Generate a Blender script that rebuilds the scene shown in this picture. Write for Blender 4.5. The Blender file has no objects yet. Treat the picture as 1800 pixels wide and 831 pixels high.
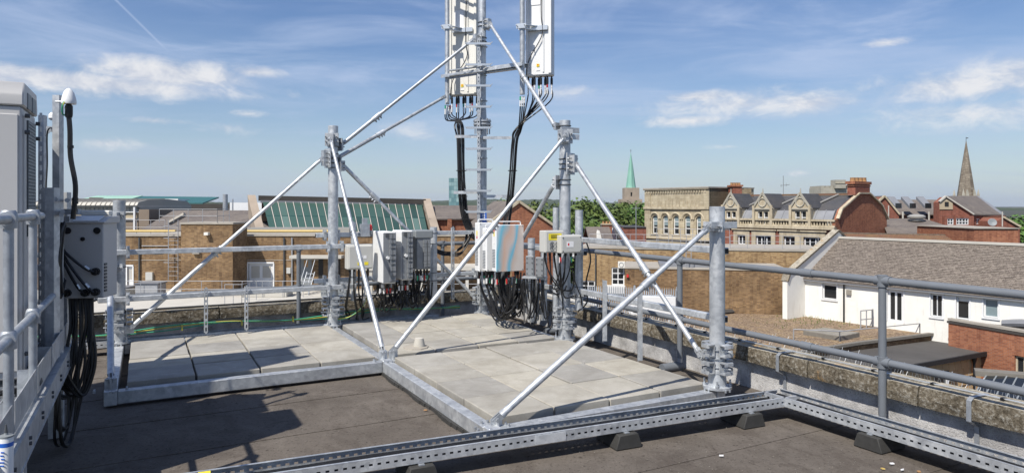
import bpy, bmesh, math, random
from mathutils import Vector, Matrix
SC = bpy.context.scene
COL = SC.collection
# ------------------------------------------------------------------ camera
F, Y0, CZ = 1200.0, 362.0, 1.85          # focal length and horizon in photo pixels (1800 wide), eye height
cam = bpy.data.objects.new('camera', bpy.data.cameras.new('camera'))
COL.objects.link(cam); SC.camera = cam
cam.location = (0, 0, CZ); cam.rotation_euler = (math.radians(90), 0, 0)
cam.data.sensor_width = 36; cam.data.lens = 36 * F / 1800
cam.data.shift_y = -(415.5 - Y0) / 1800
cam.data.clip_start = 0.05; cam.data.clip_end = 30000
# ------------------------------------------------------------------ sky and sun
SUN_AZ, SUN_EL = math.radians(36), math.radians(52)   # shadows fall 36 degrees right of straight ahead
sd = Vector((-math.sin(SUN_AZ) * math.cos(SUN_EL), -math.cos(SUN_AZ) * math.cos(SUN_EL), math.sin(SUN_EL)))
sun = bpy.data.objects.new('sun', bpy.data.lights.new('sun', 'SUN')); COL.objects.link(sun)
sun.data.energy = 5.0; sun.data.angle = math.radians(0.53); sun.data.color = (1.0, 0.94, 0.85)
sun.rotation_euler = sd.to_track_quat('Z', 'Y').to_euler(); sun.location = (-20, -30, 40)
world = bpy.data.worlds.new('World'); world.cycles.sampling_method = 'MANUAL'; world.cycles.sample_map_resolution = 256; SC.world = world; world.use_nodes = True
wn, wl = world.node_tree.nodes, world.node_tree.links
wn.clear()
def wnode(t, **k):
    n = wn.new(t)
    for a, b in k.items(): setattr(n, a, b)
    return n
def wmath(op, a, b=None, c=None, clamp=False):
    n = wn.new('ShaderNodeMath'); n.operation = op; n.use_clamp = clamp
    for i, s in enumerate((a, b, c)):
        if s is None: continue
        if isinstance(s, (int, float)): n.inputs[i].default_value = s
        else: wl.new(s, n.inputs[i])
    return n.outputs[0]
def wmix(fac, a, b):
    n = wn.new('ShaderNodeMix'); n.data_type = 'RGBA'
    for s, i in ((fac, 0), (a, 6), (b, 7)):
        if isinstance(s, (int, float)): n.inputs[i].default_value = s
        elif isinstance(s, tuple): n.inputs[i].default_value = s
        else: wl.new(s, n.inputs[i])
    return n.outputs[2]
sky = wnode('ShaderNodeTexSky', sky_type='NISHITA', sun_disc=False)
sky.sun_elevation = SUN_EL; sky.sun_rotation = math.atan2(sd.x, sd.y)
sky.air_density = 1.0; sky.dust_density = 0.15; sky.ozone_density = 2.2; sky.altitude = 50
tc = wn.new('ShaderNodeTexCoord')
sep = wn.new('ShaderNodeSeparateXYZ'); wl.new(tc.outputs['Generated'], sep.inputs[0])
# high thin cloud all over the sky: noise on a flat layer overhead
zz = wmath('ADD', wmath('ABSOLUTE', sep.outputs[2]), 0.14)
cx, cy = wmath('DIVIDE', sep.outputs[0], zz), wmath('DIVIDE', sep.outputs[1], zz)
lay = wn.new('ShaderNodeCombineXYZ'); wl.new(cx, lay.inputs[0]); wl.new(cy, lay.inputs[1])
def wnoise(vec, scale, detail, dist=0.0, rough=0.55, stretch=None):
    if stretch:
        m = wn.new('ShaderNodeMapping'); wl.new(vec, m.inputs[0]); m.inputs['Scale'].default_value = stretch
        m.inputs['Rotation'].default_value = (0, 0, 0.5); vec = m.outputs[0]
    n = wn.new('ShaderNodeTexNoise'); wl.new(vec, n.inputs['Vector'])
    n.inputs['Scale'].default_value = scale; n.inputs['Detail'].default_value = detail
    n.inputs['Distortion'].default_value = dist; n.inputs['Roughness'].default_value = rough
    return n.outputs[0]
def wsmooth(x, a, b, c=0.0, d=1.0):
    n = wn.new('ShaderNodeMapRange'); n.interpolation_type = 'SMOOTHSTEP'
    wl.new(x, n.inputs[0])
    for i, q in enumerate((a, b, c, d)): n.inputs[i + 1].default_value = q
    return n.outputs[0]
az0 = wmath('ARCTAN2', sep.outputs[0], sep.outputs[1]); elv = wn.new('ShaderNodeCombineXYZ'); wl.new(wmath('MULTIPLY', az0, 3.0), elv.inputs[0]); wl.new(wmath('MULTIPLY', sep.outputs[2], 17.0), elv.inputs[1])
streak = wmath('MULTIPLY', wsmooth(wnoise(elv.outputs[0], 1.0, 9, 0.7, 0.62), 0.42, 0.74), 0.42)
cirrus = wmath('MULTIPLY', wsmooth(wnoise(lay.outputs[0], 1.5, 9, 0.6, 0.62, (0.45, 1.3, 1)), 0.42, 0.8), 0.38)
soft = wmath('MULTIPLY', wsmooth(wnoise(lay.outputs[0], 0.42, 5), 0.42, 0.75), 0.34)
thin = wmath('ADD', wmath('ADD', cirrus, streak), soft)
# named cumulus banks: centre direction (photo bearing), half width, half height
pm = wn.new('ShaderNodeMapping'); wl.new(tc.outputs['Generated'], pm.inputs[0]); pm.inputs['Scale'].default_value = (1, 1, 2.0)
puff = wnoise(pm.outputs[0], 17, 9, 0.35, 0.64)
puffw = wnoise(tc.outputs['Generated'], 7, 2)
az = wmath('ARCTAN2', sep.outputs[0], sep.outputs[1])
hyp = wmath('SQRT', wmath('ADD', wmath('MULTIPLY', sep.outputs[0], sep.outputs[0]), wmath('MULTIPLY', sep.outputs[1], sep.outputs[1])))
el = wmath('DIVIDE', sep.outputs[2], hyp)
BANKS = [(100, 140, 330, 19, 1.1), (290, 131, 140, 23, 1.1), (30, 132, 160, 16, 1.0), (450, 127, 60, 14, .8), (400, 225, 110, 24, .35), (435, 200, 60, 11, .45),
         (190, 252, 100, 18, .5), (1300, 182, 240, 36, .55), (1235, 170, 80, 13, .8), (1425, 182, 90, 24, .8), (1210, 212, 120, 14, .6),
         (1555, 76, 60, 12, .38), (1690, 150, 180, 36, .75), (1850, 125, 220, 40, .85), (1680, 200, 360, 50, .35), (1010, 165, 170, 30, .2),
         (1280, 258, 60, 9, .2), (740, 235, 160, 45, .12), (1400, 305, 40, 9, .25), (270, 212, 120, 11, .4),
         (-700, 120, 300, 30, .8), (-2200, 100, 300, 30, .7), (3600, 110, 380, 34, .8)]
cl = None
for (px, py, hw, hh, amt) in BANKS:
    a0 = math.atan((px - 900) / F); c0 = math.cos(a0); e0 = (Y0 - py) / F * c0
    wa, he = hw / F * c0 * c0, hh / F * c0
    dx = wmath('MULTIPLY_ADD', az, 1 / wa, -a0 / wa); dy = wmath('MULTIPLY_ADD', el, 1 / he, -e0 / he)
    q = wmath('MULTIPLY_ADD', dy, dy, wmath('MULTIPLY', dx, dx))
    e = wmath('SUBTRACT', amt * 1.25 - .2, wmath('SQRT', q))
    cl = e if cl is None else wmath('MAXIMUM', cl, e)
fld = wmath('ADD', wmath('MULTIPLY_ADD', puff, 2.0, -1.0), wmath('MULTIPLY_ADD', puffw, 1.1, -.55))
cl = wmath('MAXIMUM', cl, -1.5)
cl = wmath('MULTIPLY', wsmooth(wmath('ADD', cl, fld), -.42, .80), .90)
# one old vapour trail, straight in bearing and height
(ta, te), (tb, tf) = [(math.atan((x - 900) / F), (Y0 - y) / F * math.cos(math.atan((x - 900) / F))) for x, y in ((195, -8), (303, 98))]
tl_ = math.hypot(tb - ta, tf - te); tx, ty = (tb - ta) / tl_, (tf - te) / tl_
along = wmath('MULTIPLY_ADD', az, tx, wmath('MULTIPLY_ADD', el, ty, -(ta * tx + te * ty))); across = wmath('MULTIPLY_ADD', az, -ty, wmath('MULTIPLY_ADD', el, tx, ta * ty - te * tx))
trail = wmath('MULTIPLY', wsmooth(wmath('ABSOLUTE', across), .0022, .0004), wmath('MULTIPLY', wsmooth(along, tl_, tl_ * .6), wsmooth(along, -.3, -.1)))
thin = wmath('ADD', thin, wmath('MULTIPLY', trail, .3))
haze = wmath('POWER', 2.718, wmath('MULTIPLY', wmath('ABSOLUTE', el), -7.5))
ccol = wmix(wsmooth(puff, 0.35, 0.65), (5.6, 6.0, 6.7, 1), (8.0, 8.0, 8.1, 1))
c0_ = wmix(wmath('MINIMUM', thin, 0.8), sky.outputs[0], (6.0, 6.9, 8.4, 1))
c1 = wmix(wmath('MULTIPLY', haze, .86), c0_, (4.1, 4.9, 5.8, 1))
c2 = wmix(wmath('MINIMUM', cl, 0.92), c1, ccol)
hs = wn.new('ShaderNodeHueSaturation'); hs.inputs['Saturation'].default_value = 1.24; hs.inputs['Hue'].default_value = .511; wl.new(c2, hs.inputs['Color'])
bg = wn.new('ShaderNodeBackground'); bg.inputs[1].default_value = 0.09
wl.new(hs.outputs[0], bg.inputs[0])
wo = wn.new('ShaderNodeOutputWorld'); wl.new(bg.outputs[0], wo.inputs[0])
SC.view_settings.view_transform = 'Standard'; SC.view_settings.look = 'None'
SC.view_settings.exposure = 0.27; SC.view_settings.gamma = 1.0; SC.view_settings.use_curve_mapping = False
SC.cycles.max_bounces = 6; SC.cycles.diffuse_bounces = 2; SC.cycles.transparent_max_bounces = 12
# ------------------------------------------------------------------ places
PSI = 0.494
U = Vector((-math.sin(PSI), math.cos(PSI), 0)); V = Vector((math.cos(PSI), math.sin(PSI), 0)); Z = Vector((0, 0, 1))
O = Vector((-0.152, 5.234, 0))
def W(u, v, z=0.0): return O + u * U + v * V + z * Z
def P(px, py, Yd): return Vector(((px - 900) / F * Yd, Yd, CZ + Yd * (Y0 - py) / F))
def G(px, py, z=0.0):
    Yd = F * (CZ - z) / (py - Y0); return Vector(((px - 900) / F * Yd, Yd, z))
def vat(px, u):     # where on the line u = const does the bearing px fall
    k = (px - 900) / F; a = O + u * U
    return (k * a.y - a.x) / (V.x - k * V.y)
def uat(px, v):
    k = (px - 900) / F; a = O + v * V
    return (k * a.y - a.x) / (U.x - k * U.y)
def zat(py, p): return CZ + p.y * (Y0 - py) / F
L1, L2, LB, LM = 2.608, 2.40, 2.338, 2.62
UB = L1 + L2
# ------------------------------------------------------------------ mesh builder
SMALL = {'bolt_set', 'base_bolt', 'u_bolt', 'clamp_band', 'flange_bolt', 'bolt', 'screw', 'beam_bolt', 'hinge_bolt', 'fin', 'vent_slat', 'grille_slat', 'side_vent', 'sign_print', 'round_symbol', 'grating', 'louvre', 'label_print', 'cable_tie', 'rail_bracket', 'gable_tracery', 'rail_clamp', 'base', 'side_rail'}
class MB:
    def __init__(s): s.v = []; s.f = []; s.mi = []
    def add(s, vs, fs):
        n = len(s.v); s.v += [Vector(p) for p in vs]; s.f += [tuple(i + n for i in f) for f in fs]; return s
    def box(s, c, a, b, d):     # centre and three half axes
        c, a, b, d = map(Vector, (c, a, b, d))
        vs = [c + i * a + j * b + k * d for k in (-1, 1) for j in (-1, 1) for i in (-1, 1)]
        return s.add(vs, [(0, 2, 3, 1), (4, 5, 7, 6), (0, 1, 5, 4), (2, 6, 7, 3), (0, 4, 6, 2), (1, 3, 7, 5)])
    def rb(s, u0, u1, v0, v1, z0, z1):   # box on the roof axes
        return s.box(W((u0 + u1) / 2, (v0 + v1) / 2, (z0 + z1) / 2), U * (u1 - u0) / 2, V * (v1 - v0) / 2, Z * (z1 - z0) / 2)
    def bar(s, p, q, w, h, up=None):     # rectangular bar between two points
        p, q = Vector(p), Vector(q); d = (q - p); L = d.length; d.normalize()
        up = Vector(up) if up else (Z if abs(d.z) < .9 else U)
        a = d.cross(up).normalized(); b = a.cross(d)
        return s.box((p + q) / 2, d * L / 2, a * w / 2, b * h / 2)
    def tube(s, path, r, n=10, cap=True):
        path = [Vector(p) for p in path]; m = len(path)
        t0 = (path[1] - path[0]).normalized(); ref = Z if abs(t0.z) < .9 else Vector((1, 0, 0))
        a = t0.cross(ref).normalized(); b = len(s.v); prev = t0
        for i, p in enumerate(path):
            t = ((path[min(i + 1, m - 1)] - path[max(i - 1, 0)])).normalized()
            ax = prev.cross(t)
            if ax.length > 1e-6: a = Matrix.Rotation(prev.angle(t), 3, ax.normalized()) @ a
            prev = t; c = t.cross(a).normalized(); a = c.cross(t).normalized()
            rr = r[i] if isinstance(r, (list, tuple)) else r
            for k in range(n):
                th = 2 * math.pi * k / n; s.v.append(p + rr * (math.cos(th) * a + math.sin(th) * c))
        for i in range(m - 1):
            for k in range(n):
                k2 = (k + 1) % n; s.f.append((b + i * n + k, b + i * n + k2, b + (i + 1) * n + k2, b + (i + 1) * n + k))
        if cap:
            s.f.append(tuple(b + k for k in reversed(range(n)))); s.f.append(tuple(b + (m - 1) * n + k for k in range(n)))
        return s
    def cyl(s, p, q, r, r2=None, n=16): return s.tube([p, q], [r, r if r2 is None else r2], n)
    def lathe(s, c, prof, n=20, axis=None):
        c = Vector(c); ax = Vector(axis).normalized() if axis else Z
        a = ax.cross(Vector((0, 1, 0)) if abs(ax.y) < .9 else Z).normalized(); d = ax.cross(a); b = len(s.v)
        for (r, h) in prof:
            for k in range(n):
                th = 2 * math.pi * k / n; s.v.append(c + h * ax + r * (math.cos(th) * a + math.sin(th) * d))
        m = len(prof)
        for i in range(m - 1):
            for k in range(n):
                k2 = (k + 1) % n; s.f.append((b + i * n + k, b + i * n + k2, b + (i + 1) * n + k2, b + (i + 1) * n + k))
        s.f.append(tuple(b + k for k in reversed(range(n)))); s.f.append(tuple(b + (m - 1) * n + k for k in range(n)))
        return s
    def prism(s, pts, off):
        pts = [Vector(p) for p in pts]; off = Vector(off); n = len(pts)
        return s.add(pts + [p + off for p in pts], [tuple(reversed(range(n))), tuple(range(n, 2 * n))] +
                     [(i, (i + 1) % n, (i + 1) % n + n, i + n) for i in range(n)])
    def build(s, name, mat, parent=None, bev=0.0, smooth=True, loc=None):
        base = Vector(parent['_o']) if parent is not None else Vector(loc if loc is not None else (0, 0, 0))
        me = bpy.data.meshes.new(name); me.from_pydata([p - base for p in s.v], [], s.f)
        bm = bmesh.new(); bm.from_mesh(me)
        bmesh.ops.recalc_face_normals(bm, faces=bm.faces)
        if bev: bmesh.ops.bevel(bm, geom=bm.edges[:], offset=bev, segments=1, affect='EDGES', clamp_overlap=True)
        uv = bm.loops.layers.uv.new('uv')
        for f in bm.faces:
            n = f.normal
            t = Vector((0, 0, 1)).cross(n)
            t = Vector((1, 0, 0)) if t.length < 1e-3 else t.normalized()
            b = n.cross(t)
            for l in f.loops:
                w = l.vert.co + base; l[uv].uv = (w.dot(t), w.dot(b))
        bm.to_mesh(me); bm.free()
        if smooth:
            me.shade_smooth(); me.set_sharp_from_angle(angle=0.6)
        me.materials.append(M[mat])
        o = bpy.data.objects.new(name, me); COL.objects.link(o)
        if parent is not None: o.parent = parent
        else: o.location = base
        o['_o'] = tuple(base)
        if name in SMALL: o['kind'] = 'stuff'
        return o
def tag(o, label, cat, group=None):
    o['label'] = label; o['category'] = cat; o['kind'] = 'thing'
    if group: o['group'] = group
    return o
def thing(name, label, cat, loc, group=None):
    o = bpy.data.objects.new(name, None); COL.objects.link(o); o.location = loc; o['_o'] = tuple(loc); o.empty_display_size = .1
    return tag(o, label, cat, group)
def struct(o): o['kind'] = 'structure'; return o
def inst(src, parent, off):          # one more alike piece that shares its mesh
    o = src.copy(); COL.objects.link(o); o.parent = parent; o.location = src.location + Vector(off); return o
def spline(pts, n=6):
    pts = [Vector(p) for p in pts]; q = [pts[0]] + pts + [pts[-1]]; out = []
    for i in range(1, len(q) - 2):
        a, b, c, d = q[i - 1:i + 3]
        for k in range(n):
            t = k / n
            out.append(.5 * ((2 * b) + (-a + c) * t + (2 * a - 5 * b + 4 * c - d) * t * t + (-a + 3 * b - 3 * c + d) * t ** 3))
    return out + [pts[-1]]
def cable(name, pts, r, mat, parent, n=6, k=6):
    return MB().tube(spline(pts, n), r, k).build(name, mat, parent)
# ------------------------------------------------------------------ materials
M = {}
class NT:
    def __init__(s, name, rough=.6, metal=0.0, spec=.5):
        m = bpy.data.materials.new(name); m.use_nodes = True; s.m = m; s.t = m.node_tree
        s.b = s.t.nodes['Principled BSDF']; s.b.inputs['Roughness'].default_value = rough; s.b.inputs['Metallic'].default_value = metal
        s.b.inputs['Specular IOR Level'].default_value = spec
        M[name] = m; s.co = s.t.nodes.new('ShaderNodeTexCoord')
    def geo(s):
        g = s.t.nodes.new('ShaderNodeNewGeometry'); return g.outputs['Position']
    def n(s, typ, ins=None, **k):
        q = s.t.nodes.new(typ)
        for a, b in k.items(): setattr(q, a, b)
        for a, b in (ins or {}).items():
            i = q.inputs[a]
            if hasattr(b, 'links') or hasattr(b, 'is_linked'): s.t.links.new(b, i)
            else: i.default_value = b
        return q
    def noise(s, scale, detail=5, vec=None, rough=.6, stretch=None, dist=0):
        v = vec or s.co.outputs['Object']
        if stretch: v = s.n('ShaderNodeMapping', {'Vector': v, 'Scale': stretch}).outputs[0]
        return s.n('ShaderNodeTexNoise', {'Vector': v, 'Scale': scale, 'Detail': detail, 'Roughness': rough, 'Distortion': dist}).outputs[0]
    def ramp(s, x, stops):
        r = s.t.nodes.new('ShaderNodeValToRGB'); e = r.color_ramp.elements
        while len(e) < len(stops): e.new(.5)
        for i, (p, c) in enumerate(stops): e[i].position = p; e[i].color = (*c, 1) if len(c) == 3 else c
        s.t.links.new(x, r.inputs[0]); return r.outputs[0]
    def mix(s, fac, a, b, typ='MIX'):
        q = s.t.nodes.new('ShaderNodeMix'); q.data_type = 'RGBA'; q.blend_type = typ
        for x, i in ((fac, 0), (a, 6), (b, 7)):
            if isinstance(x, (int, float)): q.inputs[i].default_value = x
            elif isinstance(x, tuple): q.inputs[i].default_value = (*x, 1) if len(x) == 3 else x
            else: s.t.links.new(x, q.inputs[i])
        return q.outputs[2]
    def math(s, op, a, b=0.0):
        q = s.t.nodes.new('ShaderNodeMath'); q.operation = op
        for i, x in enumerate((a, b)):
            if isinstance(x, (int, float)): q.inputs[i].default_value = x
            else: s.t.links.new(x, q.inputs[i])
        return q.outputs[0]
    def col(s, c):
        if isinstance(c, tuple): s.b.inputs['Base Color'].default_value = (*c, 1)
        else: s.t.links.new(c, s.b.inputs['Base Color'])
        return s
    def rough(s, x): s.t.links.new(x, s.b.inputs['Roughness']); return s
    def bump(s, h, strength=.3, dist=.01):
        q = s.n('ShaderNodeBump', {'Height': h, 'Strength': strength, 'Distance': dist}); s.t.links.new(q.outputs[0], s.b.inputs['Normal']); return s
def plain(name, c, rough=.6, metal=0.0, var=.12, sc=6, spec=.5):
    m = NT(name, rough, metal, spec); x = m.noise(sc)
    m.col(m.mix(x, tuple(k * (1 - var * 2) for k in c), tuple(min(1, k * (1 + var)) for k in c))); return m
m = NT('galv', .5, .55); oi = m.n('ShaderNodeObjectInfo')
vor = m.n('ShaderNodeTexVoronoi', {'Vector': m.co.outputs['Object'], 'Scale': 26.0})
sp = m.mix(.22, m.noise(7, 7, None, .7, None, .6), vor.outputs['Color']); g = m.n('ShaderNodeRGBToBW', {'Color': sp}).outputs[0]
c = m.ramp(g, [(.30, (.36, .38, .41)), (.46, (.48, .505, .53)), (.56, (.56, .585, .605)), (.72, (.70, .72, .74))])
n2 = m.noise(2.2, 6, None, .7, None, .8); c = m.mix(m.ramp(n2, [(.56, (0,) * 3), (.66, (.55,) * 3)]), c, (.68, .69, .70)); c = m.mix(m.ramp(n2, [(.30, (.4,) * 3), (.42, (0,) * 3)]), c, (.33, .35, .38))
m.col(m.n('ShaderNodeHueSaturation', {'Color': c, 'Value': m.math('ADD', m.math('MULTIPLY', oi.outputs['Random'], .25), .82)}).outputs[0])
m.rough(m.math('ADD', m.math('MULTIPLY', n2, .40), m.math('ADD', m.math('MULTIPLY', g, .25), .16))); m.bump(g, .08, .004)
m = NT('galv_dull', .55, .6); x = m.noise(14, 6); m.col(m.ramp(x, [(.3, (.28, .30, .33)), (.7, (.46, .49, .52))]))
plain('far_steel', (.33, .34, .36), .6, .2)
plain('steel_light', (.62, .65, .67), .38, .7)
plain('pipe_grey', (.15, .165, .185), .5, 0, .08, 9)
plain('cable_black', (.012, .012, .013), .45, 0, .2)
plain('cable_white', (.75, .75, .75), .5); plain('tape_red', (.5, .03, .03), .5); plain('earth_green', (.05, .38, .22), .5); plain('earth_yellow', (.55, .5, .08), .5)
plain('rubber', (.04, .04, .038), .85, 0, .3, 20)
plain('paint_white', (.74, .75, .75), .42, 0, .04, 3); plain('paint_cream', (.72, .71, .66), .5, 0, .05, 3)
plain('box_grey', (.50, .50, .47), .5, 0, .04, 3); plain('cab_grey', (.50, .495, .485), .45, 0, .04, 2)
plain('fin_grey', (.26, .275, .29), .45, .3, .1, 12); plain('dark_grey', (.07, .075, .08), .5); plain('mid_grey', (.22, .24, .25), .5)
plain('label_yellow', (.80, .66, .03), .5, 0, .02); plain('label_white', (.8, .8, .8), .5, 0, .02); plain('label_blue', (.02, .12, .5), .45, 0, .02); plain('label_red', (.6, .03, .03), .45, 0, .02)
m = NT('iridescent', .35); xx = m.n('ShaderNodeSeparateXYZ', {'Vector': m.co.outputs['Generated']})
wv = m.math('ADD', m.math('ADD', m.math('MULTIPLY', xx.outputs[0], .95), m.math('MULTIPLY', xx.outputs[2], -.30)), m.math('MULTIPLY', m.noise(1.3, 1, m.co.outputs['Generated']), .55))
m.col(m.ramp(wv, [(.05, (.58, .62, .65)), (.22, (.16, .48, .62)), (.42, (.60, .42, .33)), (.56, (.60, .50, .45)), (.70, (.14, .46, .62)), (.80, (.56, .46, .40)), (1, (.63, .58, .54))]))
m = NT('felt', .9, 0, .12); p = m.geo()
pr = m.n('ShaderNodeMapping', {'Vector': p, 'Rotation': (0, 0, -.494)}).outputs[0]
n1 = m.noise(1.3, 9, p, .72, None, .5); n2 = m.noise(38, 6, p, .75); n3 = m.noise(2.6, 8, p, .74, None, .8); n4 = m.noise(1.6, 6, pr, .65, (1.6, .30, 1), .3); n5 = m.noise(13, 6, p, .75)
c = m.ramp(n1, [(.30, (.082, .070, .060)), (.47, (.116, .101, .087)), (.58, (.135, .118, .102)), (.74, (.172, .152, .133))])
c = m.mix(m.ramp(n3, [(.53, (0,) * 3), (.60, (.5,) * 3)]), c, (.080, .067, .057))
c = m.mix(m.ramp(n4, [(.56, (0,) * 3), (.68, (.5,) * 3)]), c, (.068, .058, .049))
c = m.mix(m.ramp(n4, [(.30, (.45,) * 3), (.42, (0,) * 3)]), c, (.20, .18, .155))
c = m.mix(m.ramp(n2, [(.34, (.9,) * 3), (.44, (0,) * 3)]), c, (.030, .026, .022)); c = m.mix(m.ramp(n2, [(.60, (0,) * 3), (.72, (.6,) * 3)]), c, (.24, .22, .195))
c = m.mix(m.ramp(n5, [(.60, (0,) * 3), (.66, (.75,) * 3)]), c, (.045, .038, .031))
m.col(c).bump(m.math('ADD', m.math('MULTIPLY', n2, .35), n3), .7, .012)
m = NT('slab', .88, 0, .2); oi = m.n('ShaderNodeObjectInfo'); p = m.geo()
n1 = m.noise(2.4, 8, p, .65, None, .4); n2 = m.noise(70, 4, p, .7); n3 = m.noise(1.5, 7, p, .7, None, .5); n4 = m.noise(9, 6, p, .7)
c = m.ramp(n1, [(.28, (.235, .216, .176)), (.5, (.31, .29, .242)), (.72, (.385, .365, .315))])
hsn = m.n('ShaderNodeHueSaturation', {'Color': c, 'Saturation': m.math('ADD', m.math('MULTIPLY', oi.outputs['Random'], .5), .45), 'Value': m.math('ADD', m.math('MULTIPLY', oi.outputs['Random'], .32), .90)})
c = m.mix(m.ramp(n3, [(.54, (0,) * 3), (.68, (.45,) * 3)]), hsn.outputs[0], (.22, .205, .175)); c = m.mix(m.ramp(n4, [(.60, (0,) * 3), (.70, (.35,) * 3)]), c, (.52, .51, .48))
c = m.mix(m.ramp(n2, [(.30, (.5,) * 3), (.42, (0,) * 3)]), c, (.19, .175, .15))
m.col(c).bump(m.math('ADD', n2, n4), .25, .004)
m = NT('coping', .95, 0, .2); p = m.geo(); n1 = m.noise(4, 8, p, .7); n2 = m.noise(32, 5, p, .7); n3 = m.noise(2.2, 4, p)
c = m.ramp(n1, [(.3, (.16, .14, .105)), (.5, (.33, .295, .23)), (.7, (.48, .445, .37))])
c = m.mix(m.ramp(n2, [(.54, (0,) * 3), (.64, (.85,) * 3)]), c, (.58, .57, .52)); c = m.mix(m.ramp(n2, [(.3, (.6,) * 3), (.40, (0,) * 3)]), c, (.07, .06, .045))
c = m.mix(m.math('MULTIPLY', m.ramp(n3, [(.6, (0,) * 3), (.68, (1,) * 3)]), m.ramp(n2, [(.45, (0,) * 3), (.6, (.9,) * 3)])), c, (.45, .22, .03))
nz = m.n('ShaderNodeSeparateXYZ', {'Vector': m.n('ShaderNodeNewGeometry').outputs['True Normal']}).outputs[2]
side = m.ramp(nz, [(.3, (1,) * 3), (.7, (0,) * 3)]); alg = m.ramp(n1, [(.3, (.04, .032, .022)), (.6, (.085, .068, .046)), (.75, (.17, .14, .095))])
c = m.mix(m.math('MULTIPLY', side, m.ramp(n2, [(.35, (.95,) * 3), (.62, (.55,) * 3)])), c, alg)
m.col(c).bump(m.math('ADD', n1, n2), .7, .02)
m = NT('render_grey', .9, 0); p = m.geo(); n1 = m.noise(5, 7, p); n2 = m.noise(90, 3, p)
c = m.ramp(n1, [(.3, (.26, .255, .25)), (.5, (.44, .435, .43)), (.7, (.62, .615, .60))]); m.col(m.mix(m.ramp(n2, [(.52, (0,) * 3), (.64, (.5,) * 3)]), c, (.15, .145, .135))).bump(n2, .9, .010)
def brickmat(name, c1, c2, mort, dark, sw=.225, sh=.075, ms=.010, streak=.35):
    m = NT(name, .92, 0, .2); uv = m.co.outputs['UV']
    b = m.n('ShaderNodeTexBrick', {'Vector': uv, 'Color1': (*c1, 1), 'Color2': (*c2, 1), 'Mortar': (*mort, 1), 'Scale': 1.0, 'Mortar Size': ms, 'Mortar Smooth': .3, 'Bias': -.1, 'Brick Width': sw, 'Row Height': sh})
    w = m.n('ShaderNodeTexWhiteNoise', {'Vector': m.n('ShaderNodeVectorMath', {0: m.n('ShaderNodeVectorMath', {0: uv, 1: (1 / sw, 1 / sh, 1)}, operation='MULTIPLY').outputs[0]}, operation='FLOOR').outputs[0]}, noise_dimensions='2D')
    c = m.mix(m.math('MULTIPLY', m.math('GREATER_THAN', w.outputs['Value'], .72), .45), b.outputs['Color'], dark)
    n1 = m.noise(.5, 6, uv, .65); n2 = m.noise(7, 5, uv, .7, (1, .6, 1))
    c = m.mix(m.ramp(n1, [(.35, (streak,) * 3), (.62, (0,) * 3)]), c, tuple(k * .55 for k in dark))
    c = m.mix(m.ramp(n2, [(.55, (0,) * 3), (.75, (.4,) * 3)]), c, tuple(min(1, k * 1.35) for k in c1))
    n6 = m.noise(1.1, 7, uv, .7, (3.2, .22, 1), .3); c = m.mix(m.ramp(n6, [(.50, (0,) * 3), (.68, (.5,) * 3)]), c, tuple(k * .6 for k in dark))
    m.col(c).bump(b.outputs['Fac'], -.5, .01); return m
brickmat('brick_yellow', (.33, .205, .095), (.22, .128, .060), (.25, .21, .155), (.095, .056, .034), streak=.6)
brickmat('brick_yellow_pale', (.44, .295, .135), (.31, .19, .082), (.33, .28, .21), (.15, .09, .05))
brickmat('brick_orange', (.40, .155, .075), (.31, .112, .056), (.30, .20, .15), (.17, .06, .04), streak=.3)
brickmat('brick_red', (.30, .085, .05), (.22, .065, .04), (.28, .20, .16), (.13, .05, .035), streak=.3)
brickmat('stone_ashlar', (.52, .46, .335), (.45, .39, .275), (.33, .28, .20), (.33, .275, .19), .7, .3, .012, .45)
brickmat('stone_rough', (.33, .27, .18), (.24, .19, .12), (.2, .17, .12), (.17, .12, .08), .4, .2, .02, .4)
def tilemat(name, c1, c2, dark, sw, sh, blot, rough=.75, spec=.35):
    m = NT(name, rough, 0, spec); uv = m.co.outputs['UV']
    b = m.n('ShaderNodeTexBrick', {'Vector': uv, 'Color1': (*c1, 1), 'Color2': (*c2, 1), 'Mortar': (*dark, 1), 'Scale': 1.0, 'Mortar Size': .012, 'Mortar Smooth': .2, 'Brick Width': sw, 'Row Height': sh})
    n1 = m.noise(.55, 7, uv, .65); n2 = m.noise(14, 4, uv); n3 = m.noise(3, 5, uv, .7)
    c = m.mix(m.ramp(n1, [(.4, (0,) * 3), (.7, (.55,) * 3)]), b.outputs['Color'], blot); c = m.mix(m.ramp(n3, [(.55, (0,) * 3), (.75, (.4,) * 3)]), c, tuple(k * .5 for k in dark))
    c = m.mix(m.ramp(n2, [(.6, (0,) * 3), (.72, (.35,) * 3)]), c, tuple(min(1, k * 1.7) for k in c1))
    m.col(c).bump(b.outputs['Fac'], -.6, .015); return m
tilemat('slate', (.075, .078, .088), (.055, .058, .066), (.025, .025, .028), .3, .22, (.11, .10, .09))
tilemat('slate_brown', (.17, .145, .13), (.125, .108, .10), (.055, .05, .045), .3, .18, (.23, .20, .165), .85)
tilemat('tile_mossy', (.215, .18, .152), (.155, .13, .11), (.05, .042, .035), .26, .15, (.31, .27, .225), .9)
tilemat('tile_red', (.20, .10, .06), (.15, .075, .05), (.06, .04, .03), .2, .12, (.20, .14, .06), .9)
m = NT('wall_white', .8, 0, .3); n1 = m.noise(.8, 6, m.co.outputs['UV']); n2 = m.noise(2, 6, m.co.outputs['UV'], .7, (2.5, .25, 1)); m.col(m.mix(m.ramp(n2, [(.55, (0,) * 3), (.75, (.5,) * 3)]), m.ramp(n1, [(.3, (.72, .71, .66)), (.7, (.82, .81, .76))]), (.52, .49, .42)))
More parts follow.
